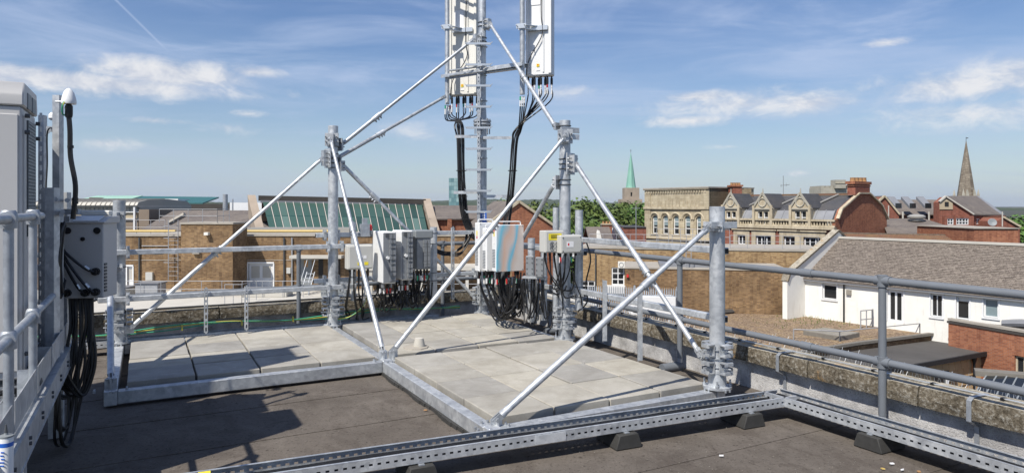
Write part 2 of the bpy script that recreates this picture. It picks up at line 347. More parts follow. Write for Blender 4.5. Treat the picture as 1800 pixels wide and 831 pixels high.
m = NT('stone_trim', .9, 0, .2); n1 = m.noise(1.4, 7, None, .7); n2 = m.noise(.8, 6, None, .7, (3, 3, .3)); m.col(m.mix(m.ramp(n2, [(.5, (0,) * 3), (.7, (.6,) * 3)]), m.ramp(n1, [(.3, (.34, .29, .20)), (.55, (.48, .42, .31)), (.75, (.56, .50, .38))]), (.20, .165, .115)))
plain('stone_grey', (.40, .38, .32), .9, 0, .22, .6, .2); plain('stone_pink', (.36, .30, .24), .9, 0, .2, .5, .2)
brickmat('stone_spire', (.30, .26, .205), (.22, .19, .15), (.15, .125, .10), (.15, .12, .09), 1.6, .75, .05, .5)
m = NT('copper_green', .7, .1); n1 = m.noise(.5, 5, None, .6, (3, 3, .15)); m.col(m.ramp(n1, [(.3, (.16, .36, .29)), (.7, (.26, .47, .38))]))
m = NT('copper_roof', .7, 0); n1 = m.noise(.3, 5); m.col(m.ramp(n1, [(.3, (.24, .42, .34)), (.7, (.31, .49, .40))]))
plain('roof_teal', (.035, .13, .13), .5, 0, .1, .3); plain('roof_metal', (.36, .35, .32), .5, .2, .1, .5); plain('roof_lead', (.24, .25, .27), .6, .2, .15, 1.5)
plain('concrete_pale', (.50, .48, .43), .9, 0, .12, .8); plain('concrete_dirty', (.38, .35, .30), .9, 0, .2, 1.2); plain('cream_clad', (.43, .36, .25), .7, 0, .06, .5); plain('brown_clad', (.24, .19, .145), .8, 0, .1, .5)
plain('roof_dark', (.075, .068, .062), .9, 0, .25, .7, .2); plain('roof_felt_grey', (.095, .09, .085), .85, 0, .25, .5, .3); plain('pipe_yellow', (.58, .42, .13), .5); plain('dark_void', (.015, .015, .016), .7)
plain('terracotta', (.42, .24, .11), .85, 0, .2, 4); plain('wood_grey', (.19, .175, .15), .9, 0, .2, 5); plain('hung_tile', (.45, .31, .16), .8, 0, .15, 1.2); plain('hatch', (.28, .26, .22), .9, 0, .2, 2)
m = NT('gravel', .95, 0, .15); p = m.geo(); n1 = m.noise(.35, 6, p); n2 = m.noise(9, 6, p, .75); n3 = m.noise(1.3, 6, p, .7)
c = m.ramp(n1, [(.3, (.15, .10, .065)), (.6, (.24, .175, .115)), (.8, (.30, .23, .14))]); c = m.mix(m.ramp(n3, [(.50, (0,) * 3), (.62, (.85,) * 3)]), c, (.34, .24, .10)); c = m.mix(m.ramp(n3, [(.32, (.7,) * 3), (.45, (0,) * 3)]), c, (.085, .06, .04))
m.col(m.mix(.6, c, m.ramp(n2, [(.40, (.05, .036, .026)), (.50, (.22, .16, .11)), (.62, (.48, .38, .28))]))).bump(n2, .8, .03)
m = NT('ground', .95, 0, .2); p = m.geo(); n1 = m.noise(.02, 5, p); m.col(m.ramp(n1, [(.4, (.05, .05, .05)), (.6, (.07, .08, .05))]))
m = NT('hill', .95, 0, .1); p = m.geo(); n1 = m.noise(.004, 6, p); n2 = m.noise(.03, 5, p); m.col(m.mix(.4, m.ramp(n1, [(.4, (.03, .045, .025)), (.55, (.05, .07, .035)), (.7, (.12, .11, .07))]), m.ramp(n2, [(.4, (.02, .035, .015)), (.6, (.07, .09, .03))])))
m = NT('glass_dark', .06, 0, .6); m.col((.02, .023, .026))
m = NT('glass_pale', .15, 0, .6); m.col((.20, .26, .28))
m = NT('glass_green', .3, 0, .6); oi = m.n('ShaderNodeObjectInfo'); m.col(m.ramp(oi.outputs['Random'], [(0, (.022, .050, .040)), (.15, (.042, .088, .070)), (.85, (.055, .108, .087)), (1, (.11, .175, .15))]))
m = NT('glass_tower', .15, 0, .6); oi = m.n('ShaderNodeObjectInfo'); m.col(m.ramp(oi.outputs['Random'], [(0, (.10, .20, .22)), (.5, (.17, .30, .31)), (1, (.30, .43, .43))]))
m = NT('leaf', .6, 0, .3); oi = m.n('ShaderNodeObjectInfo'); n1 = m.noise(.5, 3, m.geo()); c = m.ramp(n1, [(.3, (.05, .092, .02)), (.6, (.10, .165, .036)), (.8, (.165, .22, .06))])
m.col(m.n('ShaderNodeHueSaturation', {'Color': c, 'Hue': m.math('ADD', m.math('MULTIPLY', oi.outputs['Random'], .05), .47), 'Value': m.math('ADD', m.math('MULTIPLY', oi.outputs['Random'], .5), .75)}).outputs[0])
m.b.inputs['Transmission Weight'].default_value = 0
plain('bark', (.06, .045, .03), .9)
# ================================================================== our own roof
R = random.Random(7)
def rect_struct(name, mat, u0, u1, v0, v1, z0, z1): return struct(MB().rb(u0, u1, v0, v1, z0, z1).build(name, mat, loc=W(0, 0, 0)))
VW, UW = 3.09, 5.72       # inner faces of the right and back parapets
deck = rect_struct('roof_deck', 'felt', -9, UW, -16, VW, -.4, -.012)
for i in range(15):       # lapped felt sheets, each a roll one metre wide
    u = -8.6 + i * .96
    if u > UW - .1: break
    u1 = min(u + 1.03, UW - .002); a, b = -15.9, VW - .002
    pts = []; n = 40
    for k in range(n + 1):
        v = a + (b - a) * k / n; w = R.uniform(-.008, .008)
        pts.append((W(u + w, v, .0035), W(u1, v, -.002)))
    mb = MB()
    vs = [p for q in pts for p in q] + [q[0] - Z * .02 for q in pts]
    fs = [(2 * k, 2 * k + 1, 2 * k + 3, 2 * k + 2) for k in range(n)] + [(2 * k, 2 * k + 2, 2 * n + 3 + k, 2 * n + 2 + k) for k in range(n)]
    mb.add(vs, fs).build('felt_sheet', 'felt', deck, smooth=False)
def parapet(name, label, along, a0, a1, fixed):
    def pt(a, w, z): return W(a, fixed + w, z) if along == 'u' else W(fixed + w, a, z)
    t = thing(name, label, 'parapet', pt((a0 + a1) / 2, .15, 0))
    ax = U if along == 'u' else V; wx = V if along == 'u' else U
    MB().box(pt((a0 + a1) / 2, .10, -5.85), ax * abs(a1 - a0) / 2, wx * .10, Z * 6.13).build('wall', 'render_grey', t)
    a = a0
    while a < a1 - .2:
        L = min(R.uniform(.95, 1.2), a1 - a); g = .008
        c = pt(a + L / 2, .065, .357); mb = MB()
        h, w, l = .074 + R.uniform(-.003, .003), .155, L / 2 - g
        n = 7; prof = [(-w, -h), (-w - .004, -h * .1), (-w + .01, h), (w - .01, h), (w, -h)]
        vs = []
        for k in range(n + 1):
            for (x, z) in prof: vs.append(c + ax * (-l + 2 * l * k / n) + wx * (x + R.uniform(-.004, .004)) + Z * (z + R.uniform(-.003, .003)))
        fs = [tuple(reversed(range(5))), tuple(n * 5 + i for i in range(5))]
        for k in range(n):
            for i in range(5): fs.append((k * 5 + i, k * 5 + (i + 1) % 5, (k + 1) * 5 + (i + 1) % 5, (k + 1) * 5 + i))
        mb.add(vs, fs).build('coping_stone', 'coping', t, smooth=False)
        a += L
    return t
parapet('parapet_wall', 'rendered parapet with mossy stone coping along the right roof edge', 'u', -7, UW + .3, VW)
parapet('parapet_wall', 'low parapet with pale lichened coping along the back roof edge', 'v', -13, VW - .12, UW)
# ------------------------------------------------------------------ grey tubular guardrails
def guardrail(label, along, fixed, a0, a1, posts, zt, zm, feet):
    def pt(a, z, w=0): return W(a, fixed + w, z) if along == 'u' else W(fixed + w, a, z)
    t = thing('guardrail', label, 'guardrail', pt(posts[0], 0))
    for z in (zt, zm):
        MB().cyl(pt(a0, z), pt(a1, z), .031).build('rail', 'pipe_grey', t)
    for a in posts:
        s = MB().cyl(pt(a, .14 if feet else .02), pt(a, zt + .02), .0305).build('stanchion', 'pipe_grey', t)
        MB().cyl(pt(a, .0), pt(a, .30), .0275).build('galvanised_tail', 'galv_dull', s)
        for z in (zt, zm):
            MB().cyl(pt(a - .07, z), pt(a + .06, z), .040).cyl(pt(a, z - .05), pt(a, z + .045), .040).build('fitting', 'pipe_grey', s)
        if feet: MB().cyl(pt(a, .05, .02), pt(a, .05, -.26), .05).build('foot', 'pipe_grey', s)
    for a in [posts[i] + (posts[i + 1] - posts[i]) * .30 for i in range(len(posts) - 1)]:
        for z in (zt, zm): MB().cyl(pt(a - .06, z), pt(a + .06, z), .0375).build('rail_joint', 'pipe_grey', t)
    return t
uu = [uat(1195, 2.97)]
us1 = uat(1551, 2.97)
guardrail('dark grey tube guardrail running along the right parapet', 'u', 2.97, -6, UW - .12, [us1 - 2.4, us1, uu[0], uu[0] + 2.5], 1.24, .575, True)
guardrail('dark grey tube guardrail along the back parapet behind the support posts', 'v', UW - .13, -9, 2.9, [vat(525, UW - .13) - 5.2, vat(525, UW - .13) - 2.6, vat(525, UW - .13), vat(778, UW - .13)], 1.24, .66, False)
# lightning tape along the coping, clips down the wall
t = thing('conductor_tape', 'thin aluminium lightning tape lying along the right coping', 'cable', W(0, VW + .08, .43))
pp = [W(-6 + .5 * k, VW + .08 + R.uniform(-.02, .02), .444 + R.uniform(0, .006)) for k in range(24)]
MB().tube(spline(pp, 4), .007, 6).build('tape', 'steel_light', t)
for k in range(1, 23): MB().box(pp[k], U * .012, V * .02, Z * .009).build('clip', 'cable_black', t)
for i, px in enumerate((1368, 1705)):
    u = uat(px, VW - .1)
    s = thing('strap', 'grey metal strap folded over the coping, ' + ('near the tray corner' if i == 0 else 'nearest the camera at the right edge'), 'strap', W(u, VW - .1, 0), 'straps over the coping')
    mb = MB(); pts = [(VW + .12, .446), (VW - .07, .445), (VW - .105, .42), (VW - .106, .27), (VW - .01, .22), (VW - .008, .02)]
    for (a, za), (b, zb) in zip(pts, pts[1:]):
        pa, pb = W(u + (VW - a) * .05, a, za), W(u + (VW - b) * .05, b, zb); mb.bar(pa, pb, .035, .004, U.cross(pb - pa))
    mb.build('band', 'galv_dull', s)
# bird spikes on the outer coping edge
mb = MB()
for k in range(240):
    u = -3.2 + k * .026; a = W(u, VW + .20, .43)
    mb.cyl(a, a + V * R.uniform(-.06, .08) + U * R.uniform(-.02, .02) + Z * R.uniform(.07, .12), .0016, n=3)
o = mb.build('bird_spike_strip', 'galv_dull', loc=W(-.5, VW + .3, .43)); tag(o, 'row of thin wire bird spikes on the outer edge of the coping', 'bird spikes'); o['kind'] = 'stuff'
# loose grit on the felt
mb = MB(); rg = random.Random(31)
for k in range(2600):
    px, py = rg.uniform(120, 1800), rg.uniform(600, 850); c = G(px, py, .006)
    d = c - O; u_, v_ = d.dot(U), d.dot(V)
    if v_ > VW - .03 or (u_ > -.1 and v_ > -.1 and u_ < UB) or (u_ > L1 - .1 and v_ > -LM - .1): continue
    s = rg.choice((.0025, .003, .004, .004, .006)); a = Vector((rg.uniform(-1, 1), rg.uniform(-1, 1), 0)).normalized() * s; b = Vector((-a.y, a.x, 0)) * rg.uniform(.5, 1)
    c.z = .004; mb.add([c - a - b * .5, c + a - b * .4, c + b, c + Z * s * 1.2], [(0, 1, 3), (1, 2, 3), (2, 0, 3)])
o = mb.build('grit', 'wood_grey', loc=W(0, -1, 0), smooth=False); tag(o, 'fine pale grit scattered over the roof felt', 'grit'); o['kind'] = 'stuff'
# ------------------------------------------------------------------ slabs
def slabs(u0, u1, v0, v1, nu, nv, bay):
    du, dv = (u1 - u0) / nu, (v1 - v0) / nv
    for i in range(nu):
        for j in range(nv):
            c = W(u0 + (i + .5) * du, v0 + (j + .5) * dv, 0)
            mb = MB(); zt = .182 + R.uniform(-.006, .006); g = R.uniform(.005, .011)
            mb.box(c + Z * (zt - .04) + U * R.uniform(-.004, .004), U * (du / 2 - g), V * (dv / 2 - g), Z * .04 + U * R.uniform(-.0012, .0012) + V * R.uniform(-.0012, .0012))
            o = mb.build('concrete_slab', 'slab', bev=.006, smooth=False, loc=c)
            row = ['front', 'second', 'third', 'back'][i]; colm = ['leftmost', 'second from left', 'third from left', 'rightmost'][j]
            tag(o, f'square concrete ballast slab, {row} row, {colm}, {bay}', 'slab', 'concrete ballast slabs')
slabs(.11, L1 - .03, .08, LB - .02, 4, 4, 'in the bay nearest the camera')
slabs(L1 + .12, UB - .06, .10, LB - .06, 4, 4, 'in the middle bay behind the beam')
slabs(L1 + .12, UB - .06, -LM + .12, -.08, 4, 4, 'in the left bay')
# ------------------------------------------------------------------ steel support frame
fr = thing('support_frame', 'galvanised steel frame of posts, braces and rails standing on the slabs', 'steel frame', W(L1, 0, 0))
def beam(u0, v0, u1, v1):
    p, q = W(u0, v0, .09), W(u1, v1, .09); mb = MB(); mb.bar(p, q, .10, .12)
    b = mb.build('base_beam', 'galv', fr, bev=.006); return b
ND = {'N00': (0, 0), 'A': (0, LB), 'N10': (L1, 0), 'B': (L1, LB), 'C': (UB, 0), 'M': (UB, LB), 'D': (UB, -LM), 'E': (L1, -LM)}
for a, b in (('N00', 'A'), ('N00', 'N10'), ('N10', 'B'), ('N10', 'C'), ('C', 'M'), ('B', 'M'), ('E', 'N10'), ('E', 'D'), ('D', 'C'), ('A', 'B')):
    (u0, v0), (u1, v1) = ND[a], ND[b]; L = math.hypot(u1 - u0, v1 - v0); e = .056
    beam(u0 + (u1 - u0) * e / L, v0 + (v1 - v0) * e / L, u1 - (u1 - u0) * e / L, v1 - (v1 - v0) * e / L)
for k in ND:
    u, v = ND[k]
    MB().rb(u - .054, u + .054, v - .054, v + .054, .02, .163).build('corner_block', 'galv', fr, bev=.008)
    mb = MB()
    for (du, dv) in ((.13, 0), (-.13, 0), (0, .13), (0, -.13)):
        for q in (-1, 1): mb.cyl(W(u + du + (dv and q * .025), v + dv + (du and q * .025), .15), W(u + du + (dv and q * .025), v + dv + (du and q * .025), .172), .011, n=6)
    mb.build('bolt_set', 'galv_dull', fr)
mb = MB()    # rubber strip under the long beam
for i in range(24): mb.rb(.08 + i * .105, .185 + i * .105, -.075 + .012 * math.sin(i * .9), -.05, .0, .035)
mb.build('bearing_strip', 'rubber', fr)
def ring(mb, c, r, w=.0065, ax=None):
    pts = [Vector(c) + r * (math.cos(t) * U + math.sin(t) * V) for t in [2 * math.pi * k / 18 for k in range(19)]]
    mb.tube(pts, w, 5, False)
def collar(parent, node, z, d, r=.07, n=3, mat='galv'):
    """U-bolts round a post and the bracket they hold, on the side d"""
    d = Vector(d).normalized(); s = Z.cross(d); c = W(*node, z); mb = MB()
    for k in range(n):
        zz = (k - (n - 1) / 2) * .062; ring(mb, c + Z * zz, r + .006)
        for q in (-1, 1): mb.cyl(c + Z * zz + s * q * (r + .006), c + Z * zz + s * q * (r + .006) + d * (r + .075), .0065, n=6)
    mb.build('u_bolt', 'dark_grey', parent)
    h = .045 * n
    mb = MB().box(c + d * (r + .012), d * .007, s * (r + .025), Z * h).box(c + d * (r + .055), d * .036, s * .040, Z * h * .8)
    for k in range(n):
        zz = (k - (n - 1) / 2) * .062
        for q in (-1, 1): mb.cyl(c + Z * zz + s * q * (r + .006) + d * (r + .018), c + Z * zz + s * q * (r + .006) + d * (r + .036), .013, n=6)
    mb.build('bracket', mat, parent, smooth=False)
    return c + d * (r + .085)
def post_base(p, node, z0=.165):
    u, v = node; c = W(u, v, 0); mb = MB()
    mb.lathe(c, [(.13, z0), (.13, z0 + .022), (.085, z0 + .024), (.080, z0 + .14), (.085, z0 + .145), (.085, z0 + .175), (.078, z0 + .18)], 20)
    mb.build('base_flange', 'galv', p)
    mb = MB()
    for k in range(4):
        a = math.pi / 4 + k * math.pi / 2; q = c + .115 * (math.cos(a) * U + math.sin(a) * V)
        mb.cyl(q + Z * (z0 + .02), q + Z * (z0 + .085), .009, n=6).cyl(q + Z * (z0 + .022), q + Z * (z0 + .042), .018, n=6)
    mb.build('base_bolt', 'galv_dull', p)
    for d in (V, -V, -U, U):          # clamped channel sections, stacked in pairs
        s = Z.cross(d); mb = MB()
        for zc in (z0 + .20, z0 + .36):
            o = c + d * .115 + Z * zc
            mb.box(o - d * .036, d * .004, s * .05, Z * .055).box(o + Z * .051, d * .034, s * .05, Z * .005).box(o - Z * .051, d * .034, s * .05, Z * .005)
            mb.box(o + d * .031 + Z * .038, d * .004, s * .05, Z * .014).box(o + d * .031 - Z * .038, d * .004, s * .05, Z * .014)
            mb.cyl(o - d * .03, o + d * .055, .008, n=6).cyl(o - d * .03, o - d * .012, .016, n=6)
        mb.build('channel_clamp', 'galv', p, smooth=False)
    mb = MB()
    for zc in (.2, .28, .36): ring(mb, c + Z * (z0 + zc), .078, .008)
    mb.build('clamp_band', 'galv_dull', p)
def post(k, zt):
    u, v = ND[k]; c = W(u, v, 0)
    mb = MB().lathe(c, [(.0698, .17), (.0698, zt - .003), (.066, zt), (.062, zt), (.062, zt - .25)], 28)
    p = mb.build('post', 'galv', fr); post_base(p, ND[k]); return p
pA, pB, pC, pD = post('A', 1.845), post('B', 2.93), post('C', 2.98), post('D', 1.92)
def brace(p, q, cpl=(.5,), r=.029, r2=.024, endp=True, endq=True):
    p, q = Vector(p), Vector(q); d = (q - p).normalized(); L = (q - p).length
    mid = p + d * L * cpl[0]
    b = MB().cyl(p + d * .05, mid, r, n=14).cyl(mid, q - d * .05, r2, n=14).build('brace', 'galv', fr)
    s = d.cross(Z).normalized() if abs(d.z) < .98 else V; w = s.cross(d)
    for f in cpl:
        c = p + d * L * f
        mb = MB().cyl(c - d * .08, c + d * .07, r + .0075, n=14)
        for e in (-.05, .0, .045): mb.cyl(c + d * e, c + d * e - w * .065, .008, n=6).cyl(c + d * e - w * .034, c + d * e - w * .052, .014, n=6)
        mb.build('coupler', 'galv', b)
    for e, c, sg in ((endp, p, 1), (endq, q, -1)):
        if e:
            mb = MB().box(c + d * sg * .03 + s * .014, d * .06, w * .026, s * .004).box(c + d * sg * .03 - s * .014, d * .06, w * .026, s * .004)
            mb.cyl(c - s * .035, c + s * .035, .010, n=8).cyl(c - s * .022, c - s * .036, .017, n=6).cyl(c + s * .022, c + s * .036, .017, n=6)
            mb.build('fork', 'galv', b, smooth=False)
    return b
def foot(k, du, dv, z=.24):
    u, v = ND[k]; c = W(u + du, v + dv, z)
    MB().box(c - Z * .05, U * .035, V * .008, Z * .065).box(c - Z * .05 + V * .0, V * .05, U * .008, Z * .055).build('gusset', 'galv', fr, smooth=False); return c
e1 = collar(pC, ND['C'], 2.78, -U - V * .5, n=2); brace(foot('N10', .05, -.02), e1, (.53,))
e2 = collar(pB, ND['B'], 2.72, -U - V * .6, n=2); brace(foot('N10', .03, .09), e2, (.55,))
e3 = collar(pA, ND['A'], 1.66, -V - U * .35, n=1); brace(foot('N00', .03, .05, .2), e3, (.68,))
MB().box(W(0, LB, 1.675) - U * .085, U * .006, V * .16, Z * .03).build('cap_plate', 'galv', pA, smooth=False)
e4 = collar(pC, ND['C'], 2.52, -V - U * .2, n=3); brace(W(UB - .08, -LM + .13, .36), e4, (.42,))
MB().box(W(UB - .05, -LM + .10, .33), V * .06, U * .012, Z * .05).build('gusset', 'galv', fr, smooth=False)
e10 = collar(pB, ND['B'], 2.38, V * .5 - U, n=3); brace(e10, W(.10, LB - .10, .45), (.62,))
e9 = collar(pB, ND['B'], 2.15, U - V * .4, n=2); brace(e9, W(UB - .1, LB + .02, .35), (.5,))
e7 = collar(pC, ND['C'], 2.42, V + U * .1, n=2); brace(e7, W(UB + .04, LB - .12, .42), (.22,))
brace(foot('E', .0, .0, .26), W(UB - .10, -LM - .10, 1.75), (.62,), .030, .024)
collar(pD, ND['D'], 1.74, -U - V * .4, n=1); collar(pD, ND['D'], 1.1, -U - V * .6, n=1)
# plates at post tops as on B
for z in (2.80, 2.72): MB().box(W(L1, LB, z) - U * .082 + V * .03, V * .13, U * .007, Z * .034).build('clamp_plate', 'galv', pB, smooth=False)
# ------------------------------------------------------------------ rails
def rail(k, off, a0, a1, z, ax, posts, w=.062, sides={}):
    """square rail along ax at signed offset from the post line"""
    p, q = (W(off, a0, z), W(off, a1, z)) if ax == 'v' else (W(a0, off, z), W(a1, off, z))
    r = MB().bar(p, q, w, w).build('rail', 'galv', fr, bev=.006)
    for e, sg in ((p, -1), (q, 1)):    # solid ends, dark squares painted for the shade inside an open tube
        d = (q - p).normalized()
        MB().box(e + d * sg * .001, d * .002, Z * .022, d.cross(Z) * .022).build('end_shade', 'dark_void', r)
    for a in posts:
        for s in sides.get(a, (-.095, .095)):
            mb = MB()
            c = W(off, a + s, z) if ax == 'v' else W(a + s, off, z)
            A, B = (V, U) if ax == 'v' else (U, V)
            for m_ in (-1, 1): mb.box(c + B * m_ * (w / 2 + .006), A * .02, B * .005, Z * .075)
            for zz in (-.05, .05): mb.cyl(c + Z * zz - B * .075, c + Z * zz + B * .075, .007, n=6).cyl(c + Z * zz - B * (w / 2 + .01), c + Z * zz - B * (w / 2 + .03), .014, n=6)
            mb.build('rail_clamp', 'galv', r, smooth=False)
    return r
of = -.105
rail('DC', UB + of, -LM - .22, .22, 1.285, 'v', [-LM, 0]); rail('DC', UB + of, -LM - .22, .30, .715, 'v', [-LM, 0])
rail('CM', UB + .105, -.22, LB + .05, 1.435, 'v', [0, LB]); rail('CM', UB + .105, -.25, LB + .05, .79, 'v', [0, LB])
rail('BA', LB + .10, -.02, L1 + .25, 1.43, 'u', [0, L1], sides={0: (.11,)}); rail('BA', LB + .10, -.01, L1 + .25, .79, 'u', [0, L1], sides={0: (.11,)})
rail('BM', LB + .105, L1 - .3, UB + .2, 1.27, 'u', [L1]); rail('BM', LB + .105, L1 - .3, UB + .2, .76, 'u', [L1])
def strut(u, v, z0, z1, d, w=.041):     # slotted channel, hung on the rails
    d = Vector(d); s = Z.cross(d); c = W(u, v, 0); mb = MB()
    mb.box(c + s * w / 2 + Z * (z0 + z1) / 2, s * .0015, d * w / 2, Z * (z1 - z0) / 2).box(c - s * w / 2 + Z * (z0 + z1) / 2, s * .0015, d * w / 2, Z * (z1 - z0) / 2)
    n = int((z1 - z0) / .075)
    fr_ = c - d * w / 2
    for q in (-1, 1): mb.box(fr_ + s * q * w * .35 + Z * (z0 + z1) / 2, s * w * .12, d * .0015, Z * (z1 - z0) / 2)
    for k in range(n + 1): mb.box(fr_ + Z * (z0 + (z1 - z0) * k / n), s * w * .25, d * .0015, Z * .016)
    return mb.build('hanging_strut', 'galv', fr, smooth=False)
for px in (362, 433): strut(UB + of - .06, vat(px, UB + of - .06), .24, .80, U)
strut(UB + .03, vat(797, UB), .42, 1.52, U)
for px, z0, z1 in ((1063, .28, .98), (1125, .18, .92), (975, .3, .85), (944, .3, .85), (925, .35, .85), (868, .4, .9)): strut(uat(px, LB + .05), LB + .05, z0, z1, V - U * .5 if px > 1000 else U)
strut(UB + .03, vat(728, UB), .42, .9, U); strut(UB + .03, vat(640, UB), .42, .9, U)
def pipe(u, v, z0, z1, r=.038):
    p = MB().lathe(W(u, v, 0), [(r, z0), (r, z1), (r - .005, z1), (r - .005, z1 - .1)], 16).build('mounting_pipe', 'galv', fr)
    mb = MB()
    for z in (.72, .84, 1.28, 1.44):
        if z0 < z < z1: ring(mb, W(u, v, z), r + .005, .005)
    if mb.v: mb.build('u_bolt', 'dark_grey', p)
    return p
pipe(UB + .02, vat(763, UB), .45, 1.53, .055); pipe(UB - .01, vat(621, UB), .5, 1.62); pipe(UB + .02, vat(684, UB), .6, 1.4)
pipe(uat(934, LB - .12), LB - .12, .3, 1.42, .048); pipe(uat(956, LB + .1), LB + .1, .3, 1.35, .045)
pipe(uat(989, LB + .0), LB - .03, .45, 1.82, .042) if False else None
pipe(L1 + .2, LB - .01, .5, 1.83, .04); pipe(L1 - .17, LB + .1, .55, 1.80, .05)
# ------------------------------------------------------------------ mast
ms = thing('antenna_mast', 'tall galvanised mast with step pegs carrying the two antennas', 'mast', W(*ND['M'], 0))
mc = W(*ND['M'], 0)
mp = MB().lathe(mc, [(.0700, .17), (.0700, 3.10)], 24).build('lower_pole', 'galv', ms)
MB().lathe(mc, [(.0700, 3.10), (.14, 3.12), (.14, 3.145), (.075, 3.15), (.075, 3.16), (.14, 3.165), (.14, 3.195), (.07, 3.20), (.06, 3.40)], 24).build('flange', 'galv', ms)
mb = MB()
for k in range(8):
    a = k * math.pi / 4; q = mc + .115 * Vector((math.cos(a), math.sin(a), 0)); mb.cyl(q + Z * 2.98, q + Z * 3.22, .010, n=6).cyl(q + Z * 3.195, q + Z * 3.215, .018, n=6).cyl(q + Z * 3.10, q + Z * 3.12, .018, n=6)
mb.build('flange_bolt', 'galv_dull', ms)
MB().lathe(mc, [(.0600, 3.2), (.0600, 6.6)], 24).build('upper_pole', 'galv', ms)
post_base(mp, ND['M'])
X = Vector((1, 0, 0)); Yv = Vector((0, 1, 0))
lc = mc + Vector((-.05, -.15, 0))        # step rail in front of the mast
mb = MB()
for q in (-1, 1): mb.box(lc + X * q * .021 + Z * 2.4, X * .002, Yv * .02, Z * 2.05).box(lc + X * q * .016 - Yv * .02 + Z * 2.4, X * .006, Yv * .0015, Z * 2.05)
for k in range(66): mb.box(lc - Yv * .02 + Z * (.37 + k * .0625), X * .012, Yv * .0015, Z * .018)
mb.build('step_rail', 'galv', ms, smooth=False)
mb = MB()
for z in (.6, 1.6, 2.6, 3.5, 4.35): mb.box((lc + mc) / 2 + Z * z + Yv * .0, X * .03, Yv * .07, Z * .012); ring(mb, mc + Z * z, .078, .007)
mb.build('rail_bracket', 'galv_dull', ms)
for k in range(9):
    z = 1.76 + k * .325; mb = MB().box(lc + Z * z - Yv * .03, X * .19, Yv * .012, Z * .016)
    for q in (-1, 1): mb.bar(lc + Z * (z - .004) - Yv * .03 + X * q * .186, lc + Z * (z + .03) - Yv * .03 + X * q * .215, .024, .008)
    mb.build('step_peg', 'steel_light', ms, smooth=False)
def armpair(z, p, q, w=.05, h=.05, nm='cross_arm'):
    d = (Vector(q) - Vector(p)).normalized(); s = d.cross(Z)
    for k in (-1, 1):
        o = MB().bar(Vector(p) + s * k * .085 + Z * z, Vector(q) + s * k * .085 + Z * z, .008, h).bar(Vector(p) + s * k * .065 + Z * (z + h / 2), Vector(q) + s * k * .065 + Z * (z + h / 2), .04, .006).build(nm, 'galv', ms, smooth=False)
pl, pr = Vector((-1.065, 11.22, 0)), Vector((.155, 10.30, 0))     # antenna pole positions
dl = (pr - pl).normalized()
m2 = pl + dl * (mc - pl).dot(dl)
armpair(3.97, pl - dl * .06, pr + dl * .06); armpair(5.55, pl - dl * .06, pr + dl * .06)
mb = MB()
for z in (3.93, 4.01): mb.box(mc + Z * z + Vector((-.25, -.02, 0)), Vector((.28, -.19, 0)), Vector((.02, .03, 0)), Z * .008).box(mc + Z * z + Vector((.25, -.18, 0)), Vector((.28, -.19, 0)), Vector((.02, .03, 0)), Z * .008)
for z in (3.9, 4.04): ring(mb, mc + Z * z, .068, .008)
mb.build('arm_plate', 'galv', ms, smooth=False)
for (z, xa, xb) in ((2.93, -.42, .0), (2.91, .02, .46), (2.06, -.44, 0), (2.0, .02, .45)):
    MB().bar(mc + Vector((xa, -.12, z)), mc + Vector((xb, -.12, z)), .012, .045).bar(mc + Vector((xa, -.09, z + .02)), mc + Vector((xb, -.09, z + .02)), .06, .006).build('cable_arm', 'galv', ms, smooth=False)
def mcol(z, d, n=2): return collar(ms, ND['M'], z, d, .062 if z > 3.2 else .07, n)
e5 = mcol(4.46, (-.8, -.6, 0)); c5 = collar(pC, ND['C'], 2.72, V + U * .6, n=2); brace(c5, e5, (.25,))
e8 = mcol(4.70, (.8, -.6, 0)); c8 = collar(pB, ND['B'], 2.86, U - V * .3, n=1); brace(c8, e8, (.45,))
c6 = collar(pC, ND['C'], 2.53, V * .6 + U, n=1); brace(c6, Vector((-1.10, 11.10, 3.62)), (.38,))
# blue mast sign
sg = MB().box(mc + Vector((.022, -.085, 1.62)), X * .05, Yv * .003, Z * .16).build('mast_sign', 'label_blue', ms)
mb = MB()
for k in range(4): mb.box(mc + Vector((.022 + R.uniform(-.004, .004), -.0895, 1.74 - k * .035)), X * .026, Yv * .0008, Z * .009)
pts = [mc + Vector((.022 + .024 * math.cos(t), -.0895, 1.535 + .024 * math.sin(t))) for t in [math.pi * 2 * k / 16 for k in range(17)]]
mb.tube(pts, .003, 4); mb.bar(pts[2], pts[10], .005, .003, Yv)
mb.build('sign_print', 'label_white', sg)
